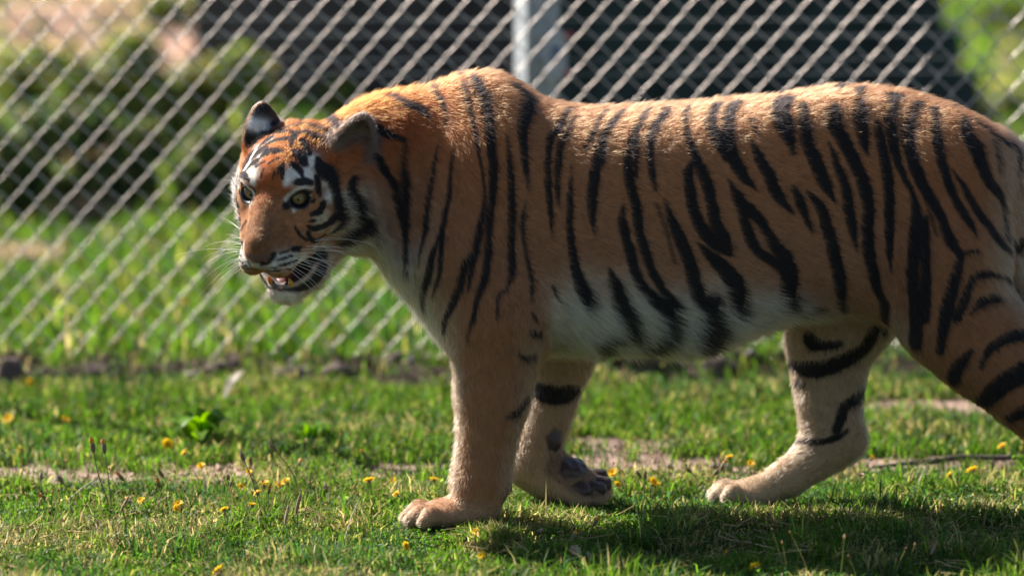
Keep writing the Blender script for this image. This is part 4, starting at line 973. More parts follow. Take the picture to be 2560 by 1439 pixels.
NOSE_C = np.array([.126, 0, -.080])
def coat(P, N):
    """base colour and a fur mask (0 = bare skin) at points P with normals N"""
    P = P.astype(np.float32); N = N.astype(np.float32); n = len(P)
    D = body_parts(P)
    wl = {k: np.exp(-np.clip(D[k], -.02, .3) / .018) for k in D}
    tot = sum(wl.values()) + 1e-9
    W = {k: wl[k] / tot for k in wl}
    q = to_head(P); hd = np.clip(np.maximum(W['head'] + W['ear'], sstep(.022, .002, D['head'])), 0, 1)
    nz = vnoise(P, .05) - .5; nf = vnoise(P, .012) - .5
    # orange to tan to white down the flank
    top = sstep(.55, .86, P[:, 2] + nz * .05)
    C = TAN + (ORANGE - TAN) * top[:, None]
    C = C + (DEEP - C) * (sstep(.05, -.30, P[:, 0]) * sstep(.70, .88, P[:, 2] + nz * .06) * .85)[:, None]
    zb = np.interp(P[:, 0], _bel[:, 0], _bel[:, 1])
    belly = 1 - sstep(-.075, .070, P[:, 2] - zb + nz * .05)
    legs = np.clip(W['nf'] + W['ff'] + W['fh'] + W['nh'], 0, 1)
    inner = sstep(.10, .75, np.where(P[:, 1] > 0, -N[:, 1], N[:, 1])) * legs
    low = legs * sstep(.62, .40, P[:, 2])
    wmask = np.clip(belly * (1 - low * .95), 0, 1)
    wmask = np.maximum(wmask, inner * .80 * sstep(.75, .5, P[:, 2]))
    # far legs show their pale inner side
    far = np.clip(W['ff'] + W['fh'], 0, 1) * sstep(.72, .55, P[:, 2])
    wmask = np.maximum(wmask, far * sstep(.75, -.15, N[:, 1]) * .85)
    # rear of the near foreleg is paler, and all paws
    wmask = np.maximum(wmask, W['nf'] * sstep(.25, .9, N[:, 0]) * .5 * sstep(.50, .40, P[:, 2]))
    wmask = np.maximum(wmask, legs * sstep(.11, .03, P[:, 2]) * .45)
    wmask = np.maximum(wmask, legs * sstep(.6, .95, -N[:, 0]) * sstep(.66, .5, P[:, 2]) * .8)  # leg fronts painted pale, the sun's rim light put into the fur colour
    # the dark sole of the lifted paw, the wrist pad of the standing one
    sole = sstep(.30, .55, N @ _pup.astype(np.float32) + nf * .3) * sstep(.085, .070, np.linalg.norm(P - (_ps + _pd * .005 + _pup * .03), axis=1)) * W['ff']
    # throat and breast
    wmask = np.maximum(wmask, (1 - hd) * sstep(-.20, -.60, P[:, 0]) * 0 + (1 - hd) * sstep(.0, .75, -N[:, 2]) * sstep(-.10, -.2, P[:, 0]) * .9)
    wmask = np.maximum(wmask, (1 - hd) * sstep(.25, .8, -N[:, 0]) * sstep(-.08, -.16, P[:, 0]) * sstep(.80, .66, P[:, 2]) * .9)
    wmask = np.maximum(wmask, W['tail'] * .65)
    wmask = np.maximum(wmask, sstep(.35, .9, N[:, 0]) * W['nh'] * sstep(.92, 1.02, P[:, 0]) * .7)
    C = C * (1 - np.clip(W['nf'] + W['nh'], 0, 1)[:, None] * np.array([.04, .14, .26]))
    pale = CREAM + (WHITE - CREAM) * sstep(.2, .8, wmask + nz * .3)[:, None]
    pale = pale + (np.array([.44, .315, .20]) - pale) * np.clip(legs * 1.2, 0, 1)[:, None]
    pale = pale * (1 - .20 * W['ff'][:, None] * np.array([1, 1.1, 1.2]))  # far foreleg's pale fur darkened, its shade put into the colour
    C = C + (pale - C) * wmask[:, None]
    # the head
    Ch = np.tile(ORANGE * np.array([.94, .98, 1.05]), (n, 1)); Ch = Ch + (DEEP - Ch) * (sstep(-.01, .05, q[:, 2]) * .8)[:, None]
    bridge = sstep(.055, .02, np.abs(q[:, 1])) * sstep(-.02, .03, q[:, 0])
    Ch = Ch * (1 - .22 * bridge[:, None])
    ih = np.nonzero(hd > .01)[0]; qh = q[ih]; Cq = Ch[ih]
    for col, (x, y, z, r) in PATCHES:
        for sg in ((1, -1) if y > .03 else (1,)):
            d2 = ((qh - np.array([x, y * sg, z], np.float32))**2).sum(1)
            w = np.clip(np.exp(-d2 / (r * r * .75)) * 1.5, 0, 1) * (.85 if col == 'white' else .72)
            Cq = Cq + ((WHITE if col == 'white' else CREAM) - Cq) * w[:, None]
    Ch[ih] = Cq
    rf = sstep(.085, .115, np.abs(q[:, 1])) * sstep(.0, -.05, q[:, 2]) * sstep(-.03, -.08, q[:, 0])
    Ch = Ch + (WHITE * .95 - Ch) * (rf * .8 * sstep(.25, .6, vnoise(P * np.array([1, 1, .4]) + 4.4, .02)))[:, None]
    und = sstep(-.13, -.19, q[:, 2]) * sstep(.0, .5, .4 - q[:, 0])
    Ch = Ch + (WHITE * .9 - Ch) * (und * .7)[:, None]
    Ch = Ch * (1 + .5 * (vnoise(P + 6.2, .006) - .5) + .35 * (vnoise(P + 1.2, .018) - .5))[:, None]
    Ch = Ch * (1 - .28 * sstep(.035, .09, q[:, 0]) * sstep(-.115, -.085, q[:, 2]))[:, None]
    C = C + (Ch - C) * hd[:, None]
    # ears: near one hairy inside, its grey darkened for the shade of the cup, the back of both black with a white spot
    fur = np.ones(n)
    for nm, e in EARS.items():
        w = (q - e['c']) @ e['M']
        ze = sstep(.000, .020, w[:, 2]) * (np.abs(w[:, 1]) < .075) * (np.abs(w[:, 0]) < .06) * sstep(.03, .005, D['ear'])
        Ne = (N @ HM) @ e['M']
        back = ze * sstep(.05, -.25, Ne[:, 0]); ins = ze * sstep(-.15, .35, Ne[:, 0])
        C = C + (np.array([.15, .12, .10]) - C) * (ins * .9)[:, None]
        rim = ze * sstep(.22, .0, np.abs(Ne[:, 0] - .05)) * .8
        C = C + (np.array([.42, .30, .19]) - C) * rim[:, None]
        C = C + (BLACK - C) * back[:, None]
        sp = np.exp(-(((w[:, 1] - (.020 if nm == 'far' else 0)) / .020)**2 + ((w[:, 2] - .060) / .013)**2)) * back
        C = C + (np.array([.75, .75, .78]) - C) * np.clip(sp * 1.7, 0, 1)[:, None]
    # black marks
    jit = np.stack([vnoise(P + 3.1, .008), vnoise(P + 7.7, .008), vnoise(P + 11.3, .008)], 1) - .5
    Pj = P + jit * .005; qj = q + jit * .004
    m = np.zeros(n)
    fs = np.nonzero((Pj[:, 1] > .03) & (W['ff'] + W['fh'] < .5))[0]; Pm = Pj[fs] * np.array([1, -1, 1]) + np.array([.018, 0, .006]); mf = np.zeros(len(fs))
    for k, c in _BODY:
        soft = .0028
        s = mark(Pj, c, soft) * (.72 if k == 'd' else 1.0)
        m = np.maximum(m, s)
        if k in 'bd':                                   # the other flank wears the mirrored pattern, shifted a little
            mf = np.maximum(mf, mark(Pm, c, soft))
    m[fs] = np.maximum(m[fs], mf)
    lip = np.zeros(n); nose = np.zeros(n)
    near_h = np.linalg.norm(P - HEADC, axis=1) < .34
    if near_h.any():
        ih = np.nonzero(near_h)[0]; Q = qj[ih]; mm = np.zeros(len(ih)); ll = np.zeros(len(ih)); nn = np.zeros(len(ih)); ww = np.zeros(len(ih))
        for k, c in _FACE:
            soft = .0016 if k == 'h' else .004
            s = mark(Q, c, soft) * (.55 if k == 'k' else 1)
            if c[:, 1].mean() > .035: s = np.maximum(s, mark(Q * np.array([1, -1, 1]), c, soft) * (.55 if k == 'k' else 1))
            if k == 'l': ll = np.maximum(ll, s)
            elif k == 'n': nn = np.maximum(nn, s)
            elif k == 'w': ww = np.maximum(ww, s)
            else: mm = np.maximum(mm, s)
        m[ih] = np.maximum(m[ih], mm); wl_ = np.zeros(n); wl_[ih] = ww; lip[ih] = ll * hd[ih]; nose[ih] = nn * hd[ih]
    # rings on the hidden end of the tail
    tl = W['tail'] * sstep(1.08, 1.12, P[:, 0]) * sstep(.1, .4, np.sin(P[:, 0] * 60))
    m = np.maximum(m, tl)
    C = C + (BLACK - C) * (m * .985)[:, None]
    if near_h.any(): C = C + (WHITE - C) * (wl_ * .9)[:, None]
    # bare skin: nose leather, lips, inside of the mouth, pads, rim of the eyes
    aq = q * np.array([1, 1, 1.0]); aq = aq.copy(); aq[:, 1] = np.abs(aq[:, 1])
    C = C + (np.array([.125, .060, .048]) - C) * nose[:, None]
    C = C + (np.array([.016, .013, .014]) - C) * lip[:, None]
    cavity = hd * sstep(.004, -.001, np.minimum(ell(aq, (.046, 0, -.163), (.078, .038, .0195), rotm((.95, 0, -.26), None, (.26, 0, 1))), ell(aq, (.008, .0, -.160), (.064, .060, .0165), rotm((.93, 0, -.36), None, (.36, 0, 1)))))
    C = C + (np.array([.035, .016, .016]) - C) * cavity[:, None]
    e = aq - EYE; el = rotm(EYE_DIR, None, (0, .10, 1.0)); w = e @ el
    alm = np.maximum(np.sqrt((w[:, 1] - .004)**2 + (w[:, 2] + .013)**2) - .0240, np.sqrt(w[:, 1]**2 + (w[:, 2] - .006)**2) - .0215)
    rimE = hd * sstep(.006, .0025, alm) * (np.abs(w[:, 0]) < .035)
    C = C + (np.array([.012, .010, .011]) - C) * rimE[:, None]
    C = C + (np.array([.17, .105, .070]) - C) * (sole * .75)[:, None]
    wp = sstep(.030, .014, np.linalg.norm((P - at(1258, 1222, YN + .0)) * np.array([1, .8, .7]), axis=1)) * W['nf']
    C = C + (np.array([.03, .025, .025]) - C) * wp[:, None]
    pad = sstep(.006, .001, pads(P)) if n else 0
    C = C + (np.array([.060, .040, .038]) - C) * pad[:, None]
    bare = np.max(np.stack([nose, cavity, rimE, pad, lip * .6]), 0)
    fur = fur * (1 - sstep(.3, .7, bare))
    return np.clip(C, .004, .9), fur, W, q, m, wmask
# ------------------------------------------------------------------ tiger: skin, fur, eyes, mouth, whiskers
HAIR_GAMMA, HAIR_DIFF = 1.0, 0.42
def coat_material(name, hair):
    m = bpy.data.materials.new(name); m.use_nodes = True
    n = m.node_tree.nodes; l = m.node_tree.links; n.clear()
    out = n.new('ShaderNodeOutputMaterial'); at_ = n.new('ShaderNodeAttribute'); at_.attribute_name = 'coat'
    if hair:
        h = n.new('ShaderNodeBsdfHairPrincipled'); h.model = 'CHIANG'; h.parametrization = 'COLOR'
        gm_ = n.new('ShaderNodeGamma'); gm_.inputs[1].default_value = HAIR_GAMMA
        l.new(at_.outputs['Color'], gm_.inputs[0]); l.new(gm_.outputs[0], h.inputs['Color'])
        h.inputs['Roughness'].default_value = .44; h.inputs['Radial Roughness'].default_value = .75; h.inputs['Coat'].default_value = 0.0
        h.inputs['IOR'].default_value = 1.55; h.inputs['Offset'].default_value = math.radians(2.5); h.inputs['Random Roughness'].default_value = .2
        dif = n.new('ShaderNodeBsdfDiffuse'); l.new(at_.outputs['Color'], dif.inputs['Color'])
        mx = n.new('ShaderNodeMixShader'); mx.inputs[0].default_value = HAIR_DIFF
        tl_ = n.new('ShaderNodeBsdfTranslucent'); l.new(at_.outputs['Color'], tl_.inputs['Color'])
        md = n.new('ShaderNodeMixShader'); md.inputs[0].default_value = .32
        an = n.new('ShaderNodeAttribute'); an.attribute_name = 'lie'; l.new(an.outputs['Vector'], dif.inputs['Normal'])
        l.new(dif.outputs[0], md.inputs[1]); l.new(tl_.outputs[0], md.inputs[2])
        l.new(h.outputs[0], mx.inputs[1]); l.new(md.outputs[0], mx.inputs[2])
        l.new(mx.outputs[0], out.inputs[0])
    else:
        b = n.new('ShaderNodeBsdfPrincipled'); l.new(at_.outputs['Color'], b.inputs['Base Color'])
        at2 = n.new('ShaderNodeAttribute'); at2.attribute_name = 'gloss'
        l.new(at2.outputs['Fac'], b.inputs['Roughness'])
        b.inputs['Specular IOR Level'].default_value = .35
        nt = n.new('ShaderNodeTexNoise'); nt.inputs['Scale'].default_value = 900; bm = n.new('ShaderNodeBump'); bm.inputs['Strength'].default_value = .35; bm.inputs['Distance'].default_value = .001
        l.new(nt.outputs[0], bm.inputs['Height']); l.new(bm.outputs[0], b.inputs['Normal'])
        l.new(b.outputs[0], out.inputs[0])
    return m

def vert_normals(V, F):
    fn = np.cross(V[F[:, 2]] - V[F[:, 0]], V[F[:, 3]] - V[F[:, 1]])
    N = np.zeros_like(V)
    for k in range(4): np.add.at(N, F[:, k], fn)
    return N / (np.linalg.norm(N, axis=1)[:, None] + 1e-12), fn

TV, TF = grow(VOX)
TN, TFN = vert_normals(TV, TF)
if (TN * (TV - np.array([0.3, 0, .6])))[:, 1].mean() < 0: TF = TF[:, ::-1].copy(); TN = -TN; TFN = -TFN
tiger_base = empty('tiger', (0.1, 0, 0))
tag(tiger_base, 'walking orange tiger with black stripes, head turned, mouth open', 'tiger')
def tpart(name, data, parent=None):
    o = link(name, data); o.parent = parent or tiger_base
    o.matrix_parent_inverse = Matrix.Translation((-0.1, 0, 0)) if parent is None else Matrix.Identity(4)
    return o
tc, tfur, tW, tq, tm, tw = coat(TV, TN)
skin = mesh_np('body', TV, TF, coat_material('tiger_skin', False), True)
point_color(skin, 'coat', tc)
ga = skin.attributes.new('gloss', 'FLOAT', 'POINT'); ga.data.foreach_set('value', (.38 + .5 * tfur).astype(np.float32))
body = tpart('body', skin)

# fur strands: roots spread over the surface, combed along the body
def comb(P, N, W, q, wm):
    n = len(P)
    fl = np.zeros((n, 3))
    fl += (W['torso'])[:, None] * np.array([1.0, 0, -.45]) * np.ones((n, 1))
    neck = sstep(-.05, -.3, P[:, 0]) * W['torso']
    fl += neck[:, None] * np.array([.2, 0, -.75])
    for k in ('nf', 'ff'): fl += W[k][:, None] * np.array([.18, 0, -1.0])
    fl += W['nh'][:, None] * np.array([.55, 0, -.8])
    fl += W['fh'][:, None] * np.array([.10, 0, -1.0])
    lowf = W['fh'] * sstep(.24, .14, P[:, 2]); fl += lowf[:, None] * np.array([-1.2, 0, .5])
    paw = (W['nf'] + W['nh']) * sstep(.09, .05, P[:, 2]); fl += paw[:, None] * np.array([-1.2, -.3, .6])
    fl += W['tail'][:, None] * np.array([.3, 0, -.95])
    away = q - np.array([.135, 0, -.075]); away /= np.linalg.norm(away, axis=1)[:, None]
    away = away + np.array([0, 0, -.35]) * sstep(.0, -.12, q[:, 0])[:, None] * sstep(.02, -.08, q[:, 2])[:, None]
    fl += ((W['head'])[:, None]) * (away @ HM.T) * 1.2
    fl += W['ear'][:, None] * np.array([.1, 0, 1.0])
    fl -= N * (fl * N).sum(1)[:, None]
    return fl / (np.linalg.norm(fl, axis=1)[:, None] + 1e-9)
def strands(count, seed):
    r = np.random.default_rng(seed)
    area = np.linalg.norm(TFN, axis=1); 
    cen = TV[TF].mean(1)
    # thicker sowing on the head and where the coat faces the open side
    hq = np.linalg.norm(cen - HEADC, axis=1)
    wgt = area * np.where(hq < .30, 2.6, 1.0) * np.where(cen[:, 1] > .12, .45, 1.0) * np.where(cen[:, 0] > 1.15, .35, 1.0)
    fi = r.choice(len(TF), size=count, p=wgt / wgt.sum())
    u = r.random((count, 2)); Q = TV[TF[fi]]; NQ = TN[TF[fi]]
    bw = np.stack([(1 - u[:, 0]) * (1 - u[:, 1]), u[:, 0] * (1 - u[:, 1]), u[:, 0] * u[:, 1], (1 - u[:, 0]) * u[:, 1]], 1)
    P = (Q * bw[..., None]).sum(1); N = (NQ * bw[..., None]).sum(1); N /= np.linalg.norm(N, axis=1)[:, None]
    def mix(a): return (a[TF[fi]] * (bw[..., None] if a.ndim > 1 else bw)).sum(1)
    C = mix(tc); fur = mix(tfur); W = {k: mix(v) for k, v in tW.items()}; q = to_head(P); m = mix(tm); wm = mix(tw)
    hx = np.nonzero(W['head'] + W['ear'] > .08)[0]                    # the face is coloured strand by strand
    Cx, fx = coat(P[hx], N[hx])[:2]; C[hx] = Cx; fur[hx] = fx
    keep = r.random(count) < fur
    P, N, C, q, m, wm = P[keep], N[keep], C[keep], q[keep], m[keep], wm[keep]; W = {k: v[keep] for k, v in W.items()}
    n = len(P)
    fl = comb(P, N, W, q, wm)
    # lengths in metres
    Ln = np.full(n, .0150)
    Ln += .006 * sstep(.80, .92, P[:, 2]) * W['torso']
    Ln += .026 * wm * W['torso'] * sstep(.1, -.5, N[:, 2])
    Ln += .010 * sstep(.2, .8, wm) * W['torso']
    Ln += .012 * W['torso'] * sstep(-.15, -.40, P[:, 0]) * (1 - sstep(.2, .7, N[:, 2]) * .4)
    legs = W['nf'] + W['ff'] + W['fh'] + W['nh']
    Ln = Ln * (1 - legs) + legs * (.0125 + .004 * sstep(.25, .6, P[:, 2]) + .005 * np.abs(N[:, 0]))
    Ln = np.where((legs > .5) & (P[:, 2] < .085), .0080, Ln)
    hd = np.clip(W['head'], 0, 1)
    face = .0055 + .0045 * sstep(.03, -.05, q[:, 0]) + .006 * sstep(-.07, -.13, q[:, 0])
    ruff = sstep(.070, .115, np.abs(q[:, 1])) * sstep(-.01, -.06, q[:, 2]) * sstep(-.01, -.07, q[:, 0])
    chin = sstep(-.195, -.215, q[:, 2])
    face = face + .026 * ruff + .012 * chin + .012 * sstep(-.16, -.2, q[:, 2]) * sstep(.02, -.04, q[:, 0])
    face = face * (1 - .45 * sstep(.015, .04, q[:, 2]) * sstep(-.15, -.10, q[:, 0]))
    Ln = Ln * (1 - hd) + face * hd
    earw = sstep(.3, .8, W['ear']); Ln = Ln * (1 - earw) + .0055 * earw
    Ne = (N @ HM) @ EARS['near']['M']
    inear = earw * sstep(0, .4, Ne[:, 0]) * (q[:, 1] > 0); Ln = Ln + .010 * inear * r.random(n)
    Ln = Ln + .006 * W['tail']
    Ln *= r.uniform(.65, 1.25, n)
    # clumps: neighbouring strands lean together
    cl = np.stack([vnoise(P + 1.7, .009), vnoise(P + 5.1, .009), vnoise(P + 9.4, .009)], 1) - .5
    jt = r.normal(0, .14, (n, 3)) + cl * .8
    lift = .30 + .26 * r.random(n) + .10 * legs + .25 * ruff * hd + .15 * sstep(.2, .8, wm)
    lift = np.where(hd > .5, lift * .9, lift)
    d0 = fl + N * (lift * 1.5)[:, None] + jt * .6; d0 /= np.linalg.norm(d0, axis=1)[:, None]
    d1 = fl + N * (lift * .55)[:, None] + jt; d1 /= np.linalg.norm(d1, axis=1)[:, None]
    droop = np.array([0, 0, -1.0]) * (sstep(.025, .05, Ln) * .35)[:, None]
    d2 = fl + N * (lift * .25)[:, None] + jt * 1.1 + droop; d2 /= np.linalg.norm(d2, axis=1)[:, None]
    L3 = (Ln / 3)[:, None]
    p0 = P - N * .0006; p1 = p0 + d0 * L3; p2 = p1 + d1 * L3; p3 = p2 + d2 * L3
    pts = np.stack([p0, p1, p2, p3], 1)
    clv = 1 + .55 * (vnoise(P * np.array([1, 1, .45]) + 2.2, .007) - .5)
    var = r.normal(1.0, .17, n) * clv * (1 + inear * r.uniform(-.4, 1.2, n)); C = np.clip(C * var[:, None], .003, .95)
    # a few pale guard hairs over the marks along the sunlit back
    wdt = np.where(hd > .4, .00018, .00026) * r.uniform(.7, 1.3, n) * (1 + .2 * sstep(.02, .04, Ln))
    rad = wdt[:, None] * np.array([1.0, .9, .65, .12])[None]
    return pts, rad, C, N
def make_fur(name, count, seed):
    pts, rad, C, NR = strands(count, seed)
    n = len(pts)
    hc = bpy.data.hair_curves.new(name)
    hc.add_curves([4] * n)
    hc.attributes['position'].data.foreach_set('vector', pts.reshape(-1).astype(np.float32))
    if 'radius' not in hc.attributes: hc.attributes.new('radius', 'FLOAT', 'POINT')
    hc.attributes['radius'].data.foreach_set('value', rad.reshape(-1).astype(np.float32))
    a = hc.attributes.new('coat', 'FLOAT_COLOR', 'CURVE')
    b_ = hc.attributes.new('lie', 'FLOAT_VECTOR', 'CURVE'); b_.data.foreach_set('vector', NR.reshape(-1).astype(np.float32))      # the skin's normal under each strand
    c4 = np.ones((n, 4), np.float32); c4[:, :3] = C
    a.data.foreach_set('color', c4.reshape(-1))
    hc.materials.append(coat_material('tiger_fur', True))
    o = tpart(name, hc); o['kind'] = 'stuff'
    return o
if FUR: make_fur('fur', FUR, 11)

# eyes
def dome(r, a0, a1, nr=10, ns=24):
    """spherical band from polar angle a0 to a1 about +X"""
    V = []; F = []
    A = np.linspace(a0, a1, nr); th = np.arange(ns) * 2 * np.pi / ns
    V = np.stack([np.cos(A)[:, None] * np.ones(ns), np.sin(A)[:, None] * np.cos(th), np.sin(A)[:, None] * np.sin(th)], -1).reshape(-1, 3) * r
    i, j = np.meshgrid(np.arange(nr - 1), np.arange(ns), indexing='ij'); j2 = (j + 1) % ns
    F = np.stack([i * ns + j, (i + 1) * ns + j, (i + 1) * ns + j2, i * ns + j2], -1).reshape(-1, 4)
    return V, F
def iris_mat():
    m, n, l, b = new_mat('iris_amber')
    tc_ = n.new('ShaderNodeTexCoord'); mp = n.new('ShaderNodeVectorMath'); mp.operation = 'MULTIPLY'; mp.inputs[1].default_value = (0, 1, 1)
    ln = n.new('ShaderNodeVectorMath'); ln.operation = 'LENGTH'; rp = n.new('ShaderNodeValToRGB')
    l.new(tc_.outputs['Object'], mp.inputs[0]); l.new(mp.outputs[0], ln.inputs[0])
    mt = n.new('ShaderNodeMath'); mt.operation = 'MULTIPLY'; mt.inputs[1].default_value = 1 / .0140
    l.new(ln.outputs['Value'], mt.inputs[0]); l.new(mt.outputs[0], rp.inputs[0])
    cr = rp.color_ramp; cr.elements[0].position = .0; cr.elements[0].color = (.22, .15, .075, 1); cr.elements[1].position = 1; cr.elements[1].color = (.05, .04, .025, 1)
    e = cr.elements.new(.55); e.color = (.23, .155, .08, 1); e = cr.elements.new(.86); e.color = (.09, .075, .045, 1)
    l.new(rp.outputs[0], b.inputs['Base Color']); b.inputs['Roughness'].default_value = .25; b.inputs['Coat Weight'].default_value = 1.0; b.inputs['Coat Roughness'].default_value = .03
    return m
m_ball = plain('eyeball_dark', (.035, .025, .022), .12); m_iris = iris_mat(); m_pupil = plain('pupil_black', (.004, .004, .005), .1)
for sg in (1, -1):
    e_dir = EYE_DIR * np.array([1, sg, 1]); c = EYE * np.array([1, sg, 1]) + e_dir * (-.0165)
    gaze = np.array([.93, .22 + .10 * sg, .10]) if sg > 0 else np.array([.93, .06, .10]); gaze /= np.linalg.norm(gaze)
    Mx = np.eye(4); Mx[:3, :3] = HM @ rotm(gaze, None, (0, 0, 1)); Mx[:3, 3] = from_head(c)
    V, F = dome(.0245, .02, math.pi - .02, 16, 28)
    ob = tpart('eye', mesh_np('eye', V, F, m_ball, True)); ob.matrix_world = Matrix(Mx)
    ob.parent = tiger_base; ob.matrix_parent_inverse = Matrix.Translation((-.1, 0, 0)); ob.matrix_basis = Matrix(Mx)
    V, F = dome(.0248, .10, .60, 8, 32); V[:, 0] += .0
    link('iris', mesh_np('iris', V, F, m_iris, True), ob)
    V, F = dome(.0250, .001, .115, 5, 24)
    link('pupil', mesh_np('pupil', V, F, m_pupil, True), ob)

def head_part(name, Vq, F, mat, smooth=True, parent=None):
    return tpart(name, mesh_np(name, from_head(Vq), F, mat, smooth), parent)
def blob(c, r, M=None, nu=16, nv=10):
    V, F = dome(1.0, .02, math.pi - .02, nv, nu); V = V * np.asarray(r)
    if M is not None: V = V @ M.T
    return V + np.asarray(c), F
# tongue and teeth
tongue_m, _n, _l, _b = new_mat('tongue_red'); _b.inputs['Base Color'].default_value = (.17, .040, .036, 1); _b.inputs['Roughness'].default_value = .35
_b.inputs['Subsurface Weight'].default_value = .3; _b.inputs['Subsurface Radius'].default_value = (.012, .004, .003); _b.inputs['Subsurface Scale'].default_value = .5
V, F = blob((.020, 0, -.183), (.050, .024, .010), rotm((.95, 0, -.30), None, (.3, 0, 1))); head_part('tongue', V, F, tongue_m)
tooth_m, _n, _l, _b = new_mat('tooth_yellow'); _b.inputs['Base Color'].default_value = (.55, .30, .08, 1); _b.inputs['Roughness'].default_value = .3
_b.inputs['Subsurface Weight'].default_value = .6; _b.inputs['Subsurface Radius'].default_value = (.02, .010, .004); _b.inputs['Subsurface Scale'].default_value = .6
def tooth(name, base, tip, r, bend=(0, 0, 0)):
    base = np.array(base); tip = np.array(tip); t = np.linspace(0, 1, 8)[:, None]
    path = base + (tip - base) * t + np.array(bend) * (t * (1 - t)) * 2
    V, F = tube(path, r * np.array([1, 1.02, 1, .92, .8, .62, .4, .12]), 10)
    head_part(name, V, F, tooth_m)
for sg in (1, -1):
    tooth('lower_canine', (.046, .019 * sg, -.200), (.058, .025 * sg, -.168), .0070, (.004, .006 * sg, 0))
for k in range(6):
    y = (k - 2.5) * .0052
    tooth('incisor', (.054, y, -.198), (.057, y, -.187), .0026)

# whiskers: tapered bristles out of the pads, brows and cheeks
whisk_m = plain('whisker_white', (.80, .76, .70), .35)
def whisker(root, direction, length, droop, r=.00050):
    t = np.linspace(0, 1, 9)[:, None]
    d = np.array(direction, float); d /= np.linalg.norm(d)
    path = from_head(np.array(root) + d * length * t) + np.array([0, 0, -1.0]) * droop * t**2
    V, F = tube(path, r * (1 - .85 * t[:, 0]), 5)
    tpart('whisker', mesh_np('whisker', V, F, whisk_m, True))
_wr = random.Random(5)
for sg in (1, -1):
    for k in range(22):
        row = k % 4; colm = min(k // 4, 4)
        root = (.092 - colm * .013 + _wr.uniform(-.003, .003), sg * (.050 + .012 * min(colm, 2) * .6), -.088 - row * .011 + _wr.uniform(-.002, .002))
        dr = (.05 - .22 * colm + _wr.uniform(-.18, .12), sg * 1.0, -.05 - .22 * row + _wr.uniform(-.12, .22))
        whisker(root, dr, _wr.uniform(.08, .17), _wr.uniform(.01, .07))
    for k in range(3):
        whisker((-.002 + .004 * k, sg * (.045 + .006 * k), .030), (.55, sg * .28, .8 - .15 * k), .07 + .012 * k, .01, .0004)
    for k in range(2):
        whisker((-.05, sg * .098, -.075), (.1, sg, -.2 - .3 * k), .06, .015, .0004)
# ------------------------------------------------------------------ clods, stones, weeds, sticks
clod_m, _n, _l, _b = new_mat('dark_soil'); _b.inputs['Roughness'].default_value = .95
_t = _n.new('ShaderNodeTexNoise'); _t.inputs['Scale'].default_value = 40; _t.inputs['Detail'].default_value = 6; _rp = _n.new('ShaderNodeValToRGB')
_rp.color_ramp.elements[0].color = (.035, .024, .022, 1); _rp.color_ramp.elements[1].color = (.16, .11, .09, 1); _l.new(_t.outputs[0], _rp.inputs[0]); _l.new(_rp.outputs[0], _b.inputs['Base Color'])
stone_m, _n, _l, _b = new_mat('pale_stone'); _b.inputs['Roughness'].default_value = .85
_t = _n.new('ShaderNodeTexNoise'); _t.inputs['Scale'].default_value = 30; _t.inputs['Detail'].default_value = 5; _rp = _n.new('ShaderNodeValToRGB')
_rp.color_ramp.elements[0].color = (.22, .17, .15, 1); _rp.color_ramp.elements[1].color = (.50, .41, .36, 1); _l.new(_t.outputs[0], _rp.inputs[0]); _l.new(_rp.outputs[0], _b.inputs['Base Color'])
def lump(name, label, cat, px, py, w, h, mat, seed, group=None, d=.8):
    import bmesh
    g = ground_at(px, py); sc = (g[1] - CAM_POS[1]) / 11.9 * .00086
    bm = bmesh.new(); bmesh.ops.create_icosphere(bm, subdivisions=3, radius=1.0)
    V = np.array([v.co[:] for v in bm.verts]); r = np.random.default_rng(seed)
    q = V * 1.1 + r.uniform(0, 9, 3)
    f = .50 + .62 * vnoise(q, .9) + .55 * (vnoise(q + 4, .38) - .5) + .30 * (vnoise(q + 2, .16) - .5)
    V = V * f[:, None]; V[:, 2] = np.maximum(V[:, 2], -.35)
    V = V * np.array([w * sc / 2, w * sc / 2 * d, h])
    for v, c in zip(bm.verts, V): v.co = c
    o = bm_obj(name, bm, mat, None, True); o.location = (g[0], g[1], float(ground_height(g[0], g[1])) + h * .12)
    tag(o, label, cat, group); return o
gc = 'dark soil clods along the fence foot'
for k, (px, py, w, h, lab) in enumerate([
    (1585, 935, 190, .075, 'largest dark earth clod, under the belly of the tiger'), (1790, 940, 130, .045, 'dark earth clod under the rear belly'),
    (1860, 925, 90, .035, 'small earth clod before the far hind leg'), (30, 965, 110, .075, 'dark earth clod at the left edge by fence foot'),
    (120, 955, 90, .05, 'dark earth clod beside the left edge clod'), (250, 950, 80, .035, 'small dark clod at fence foot, third from left edge'),
    (560, 950, 120, .035, 'low reddish clod at the fence foot below the whiskers'), (730, 955, 150, .040, 'broad dark clod at the fence foot below the chin'),
    (850, 955, 120, .045, 'dark clod at the fence foot right of the chin'), (1000, 930, 100, .035, 'dark clod left of the near foreleg'), (1080, 925, 80, .035, 'dark clod touching the near foreleg outline'),
    (2230, 930, 130, .04, 'dark clod between the hind legs')]):
    lump('soil_clod', lab, 'clod', px, py, w, h, clod_m, 200 + k, gc)
for k, (px, py, w, h, lab) in enumerate([(1690, 930, 70, .022, 'pale stone between the two belly clods'), (480, 955, 80, .025, 'pale stone at the fence foot below the whisker tips'), (1030, 935, 36, .018, 'small pale stone near the foreleg clods'), (1800, 1170, 60, .016, 'flat stone on the bare path before the far hind paw'), (740, 1200, 46, .016, 'little stone on the worn path under the chin'), (1310, 910, 30, .02, 'small stone seen behind the forelegs')]):
    lump('stone', lab, 'stone', px, py, w, h, stone_m, 230 + k, 'pale stones on the ground')
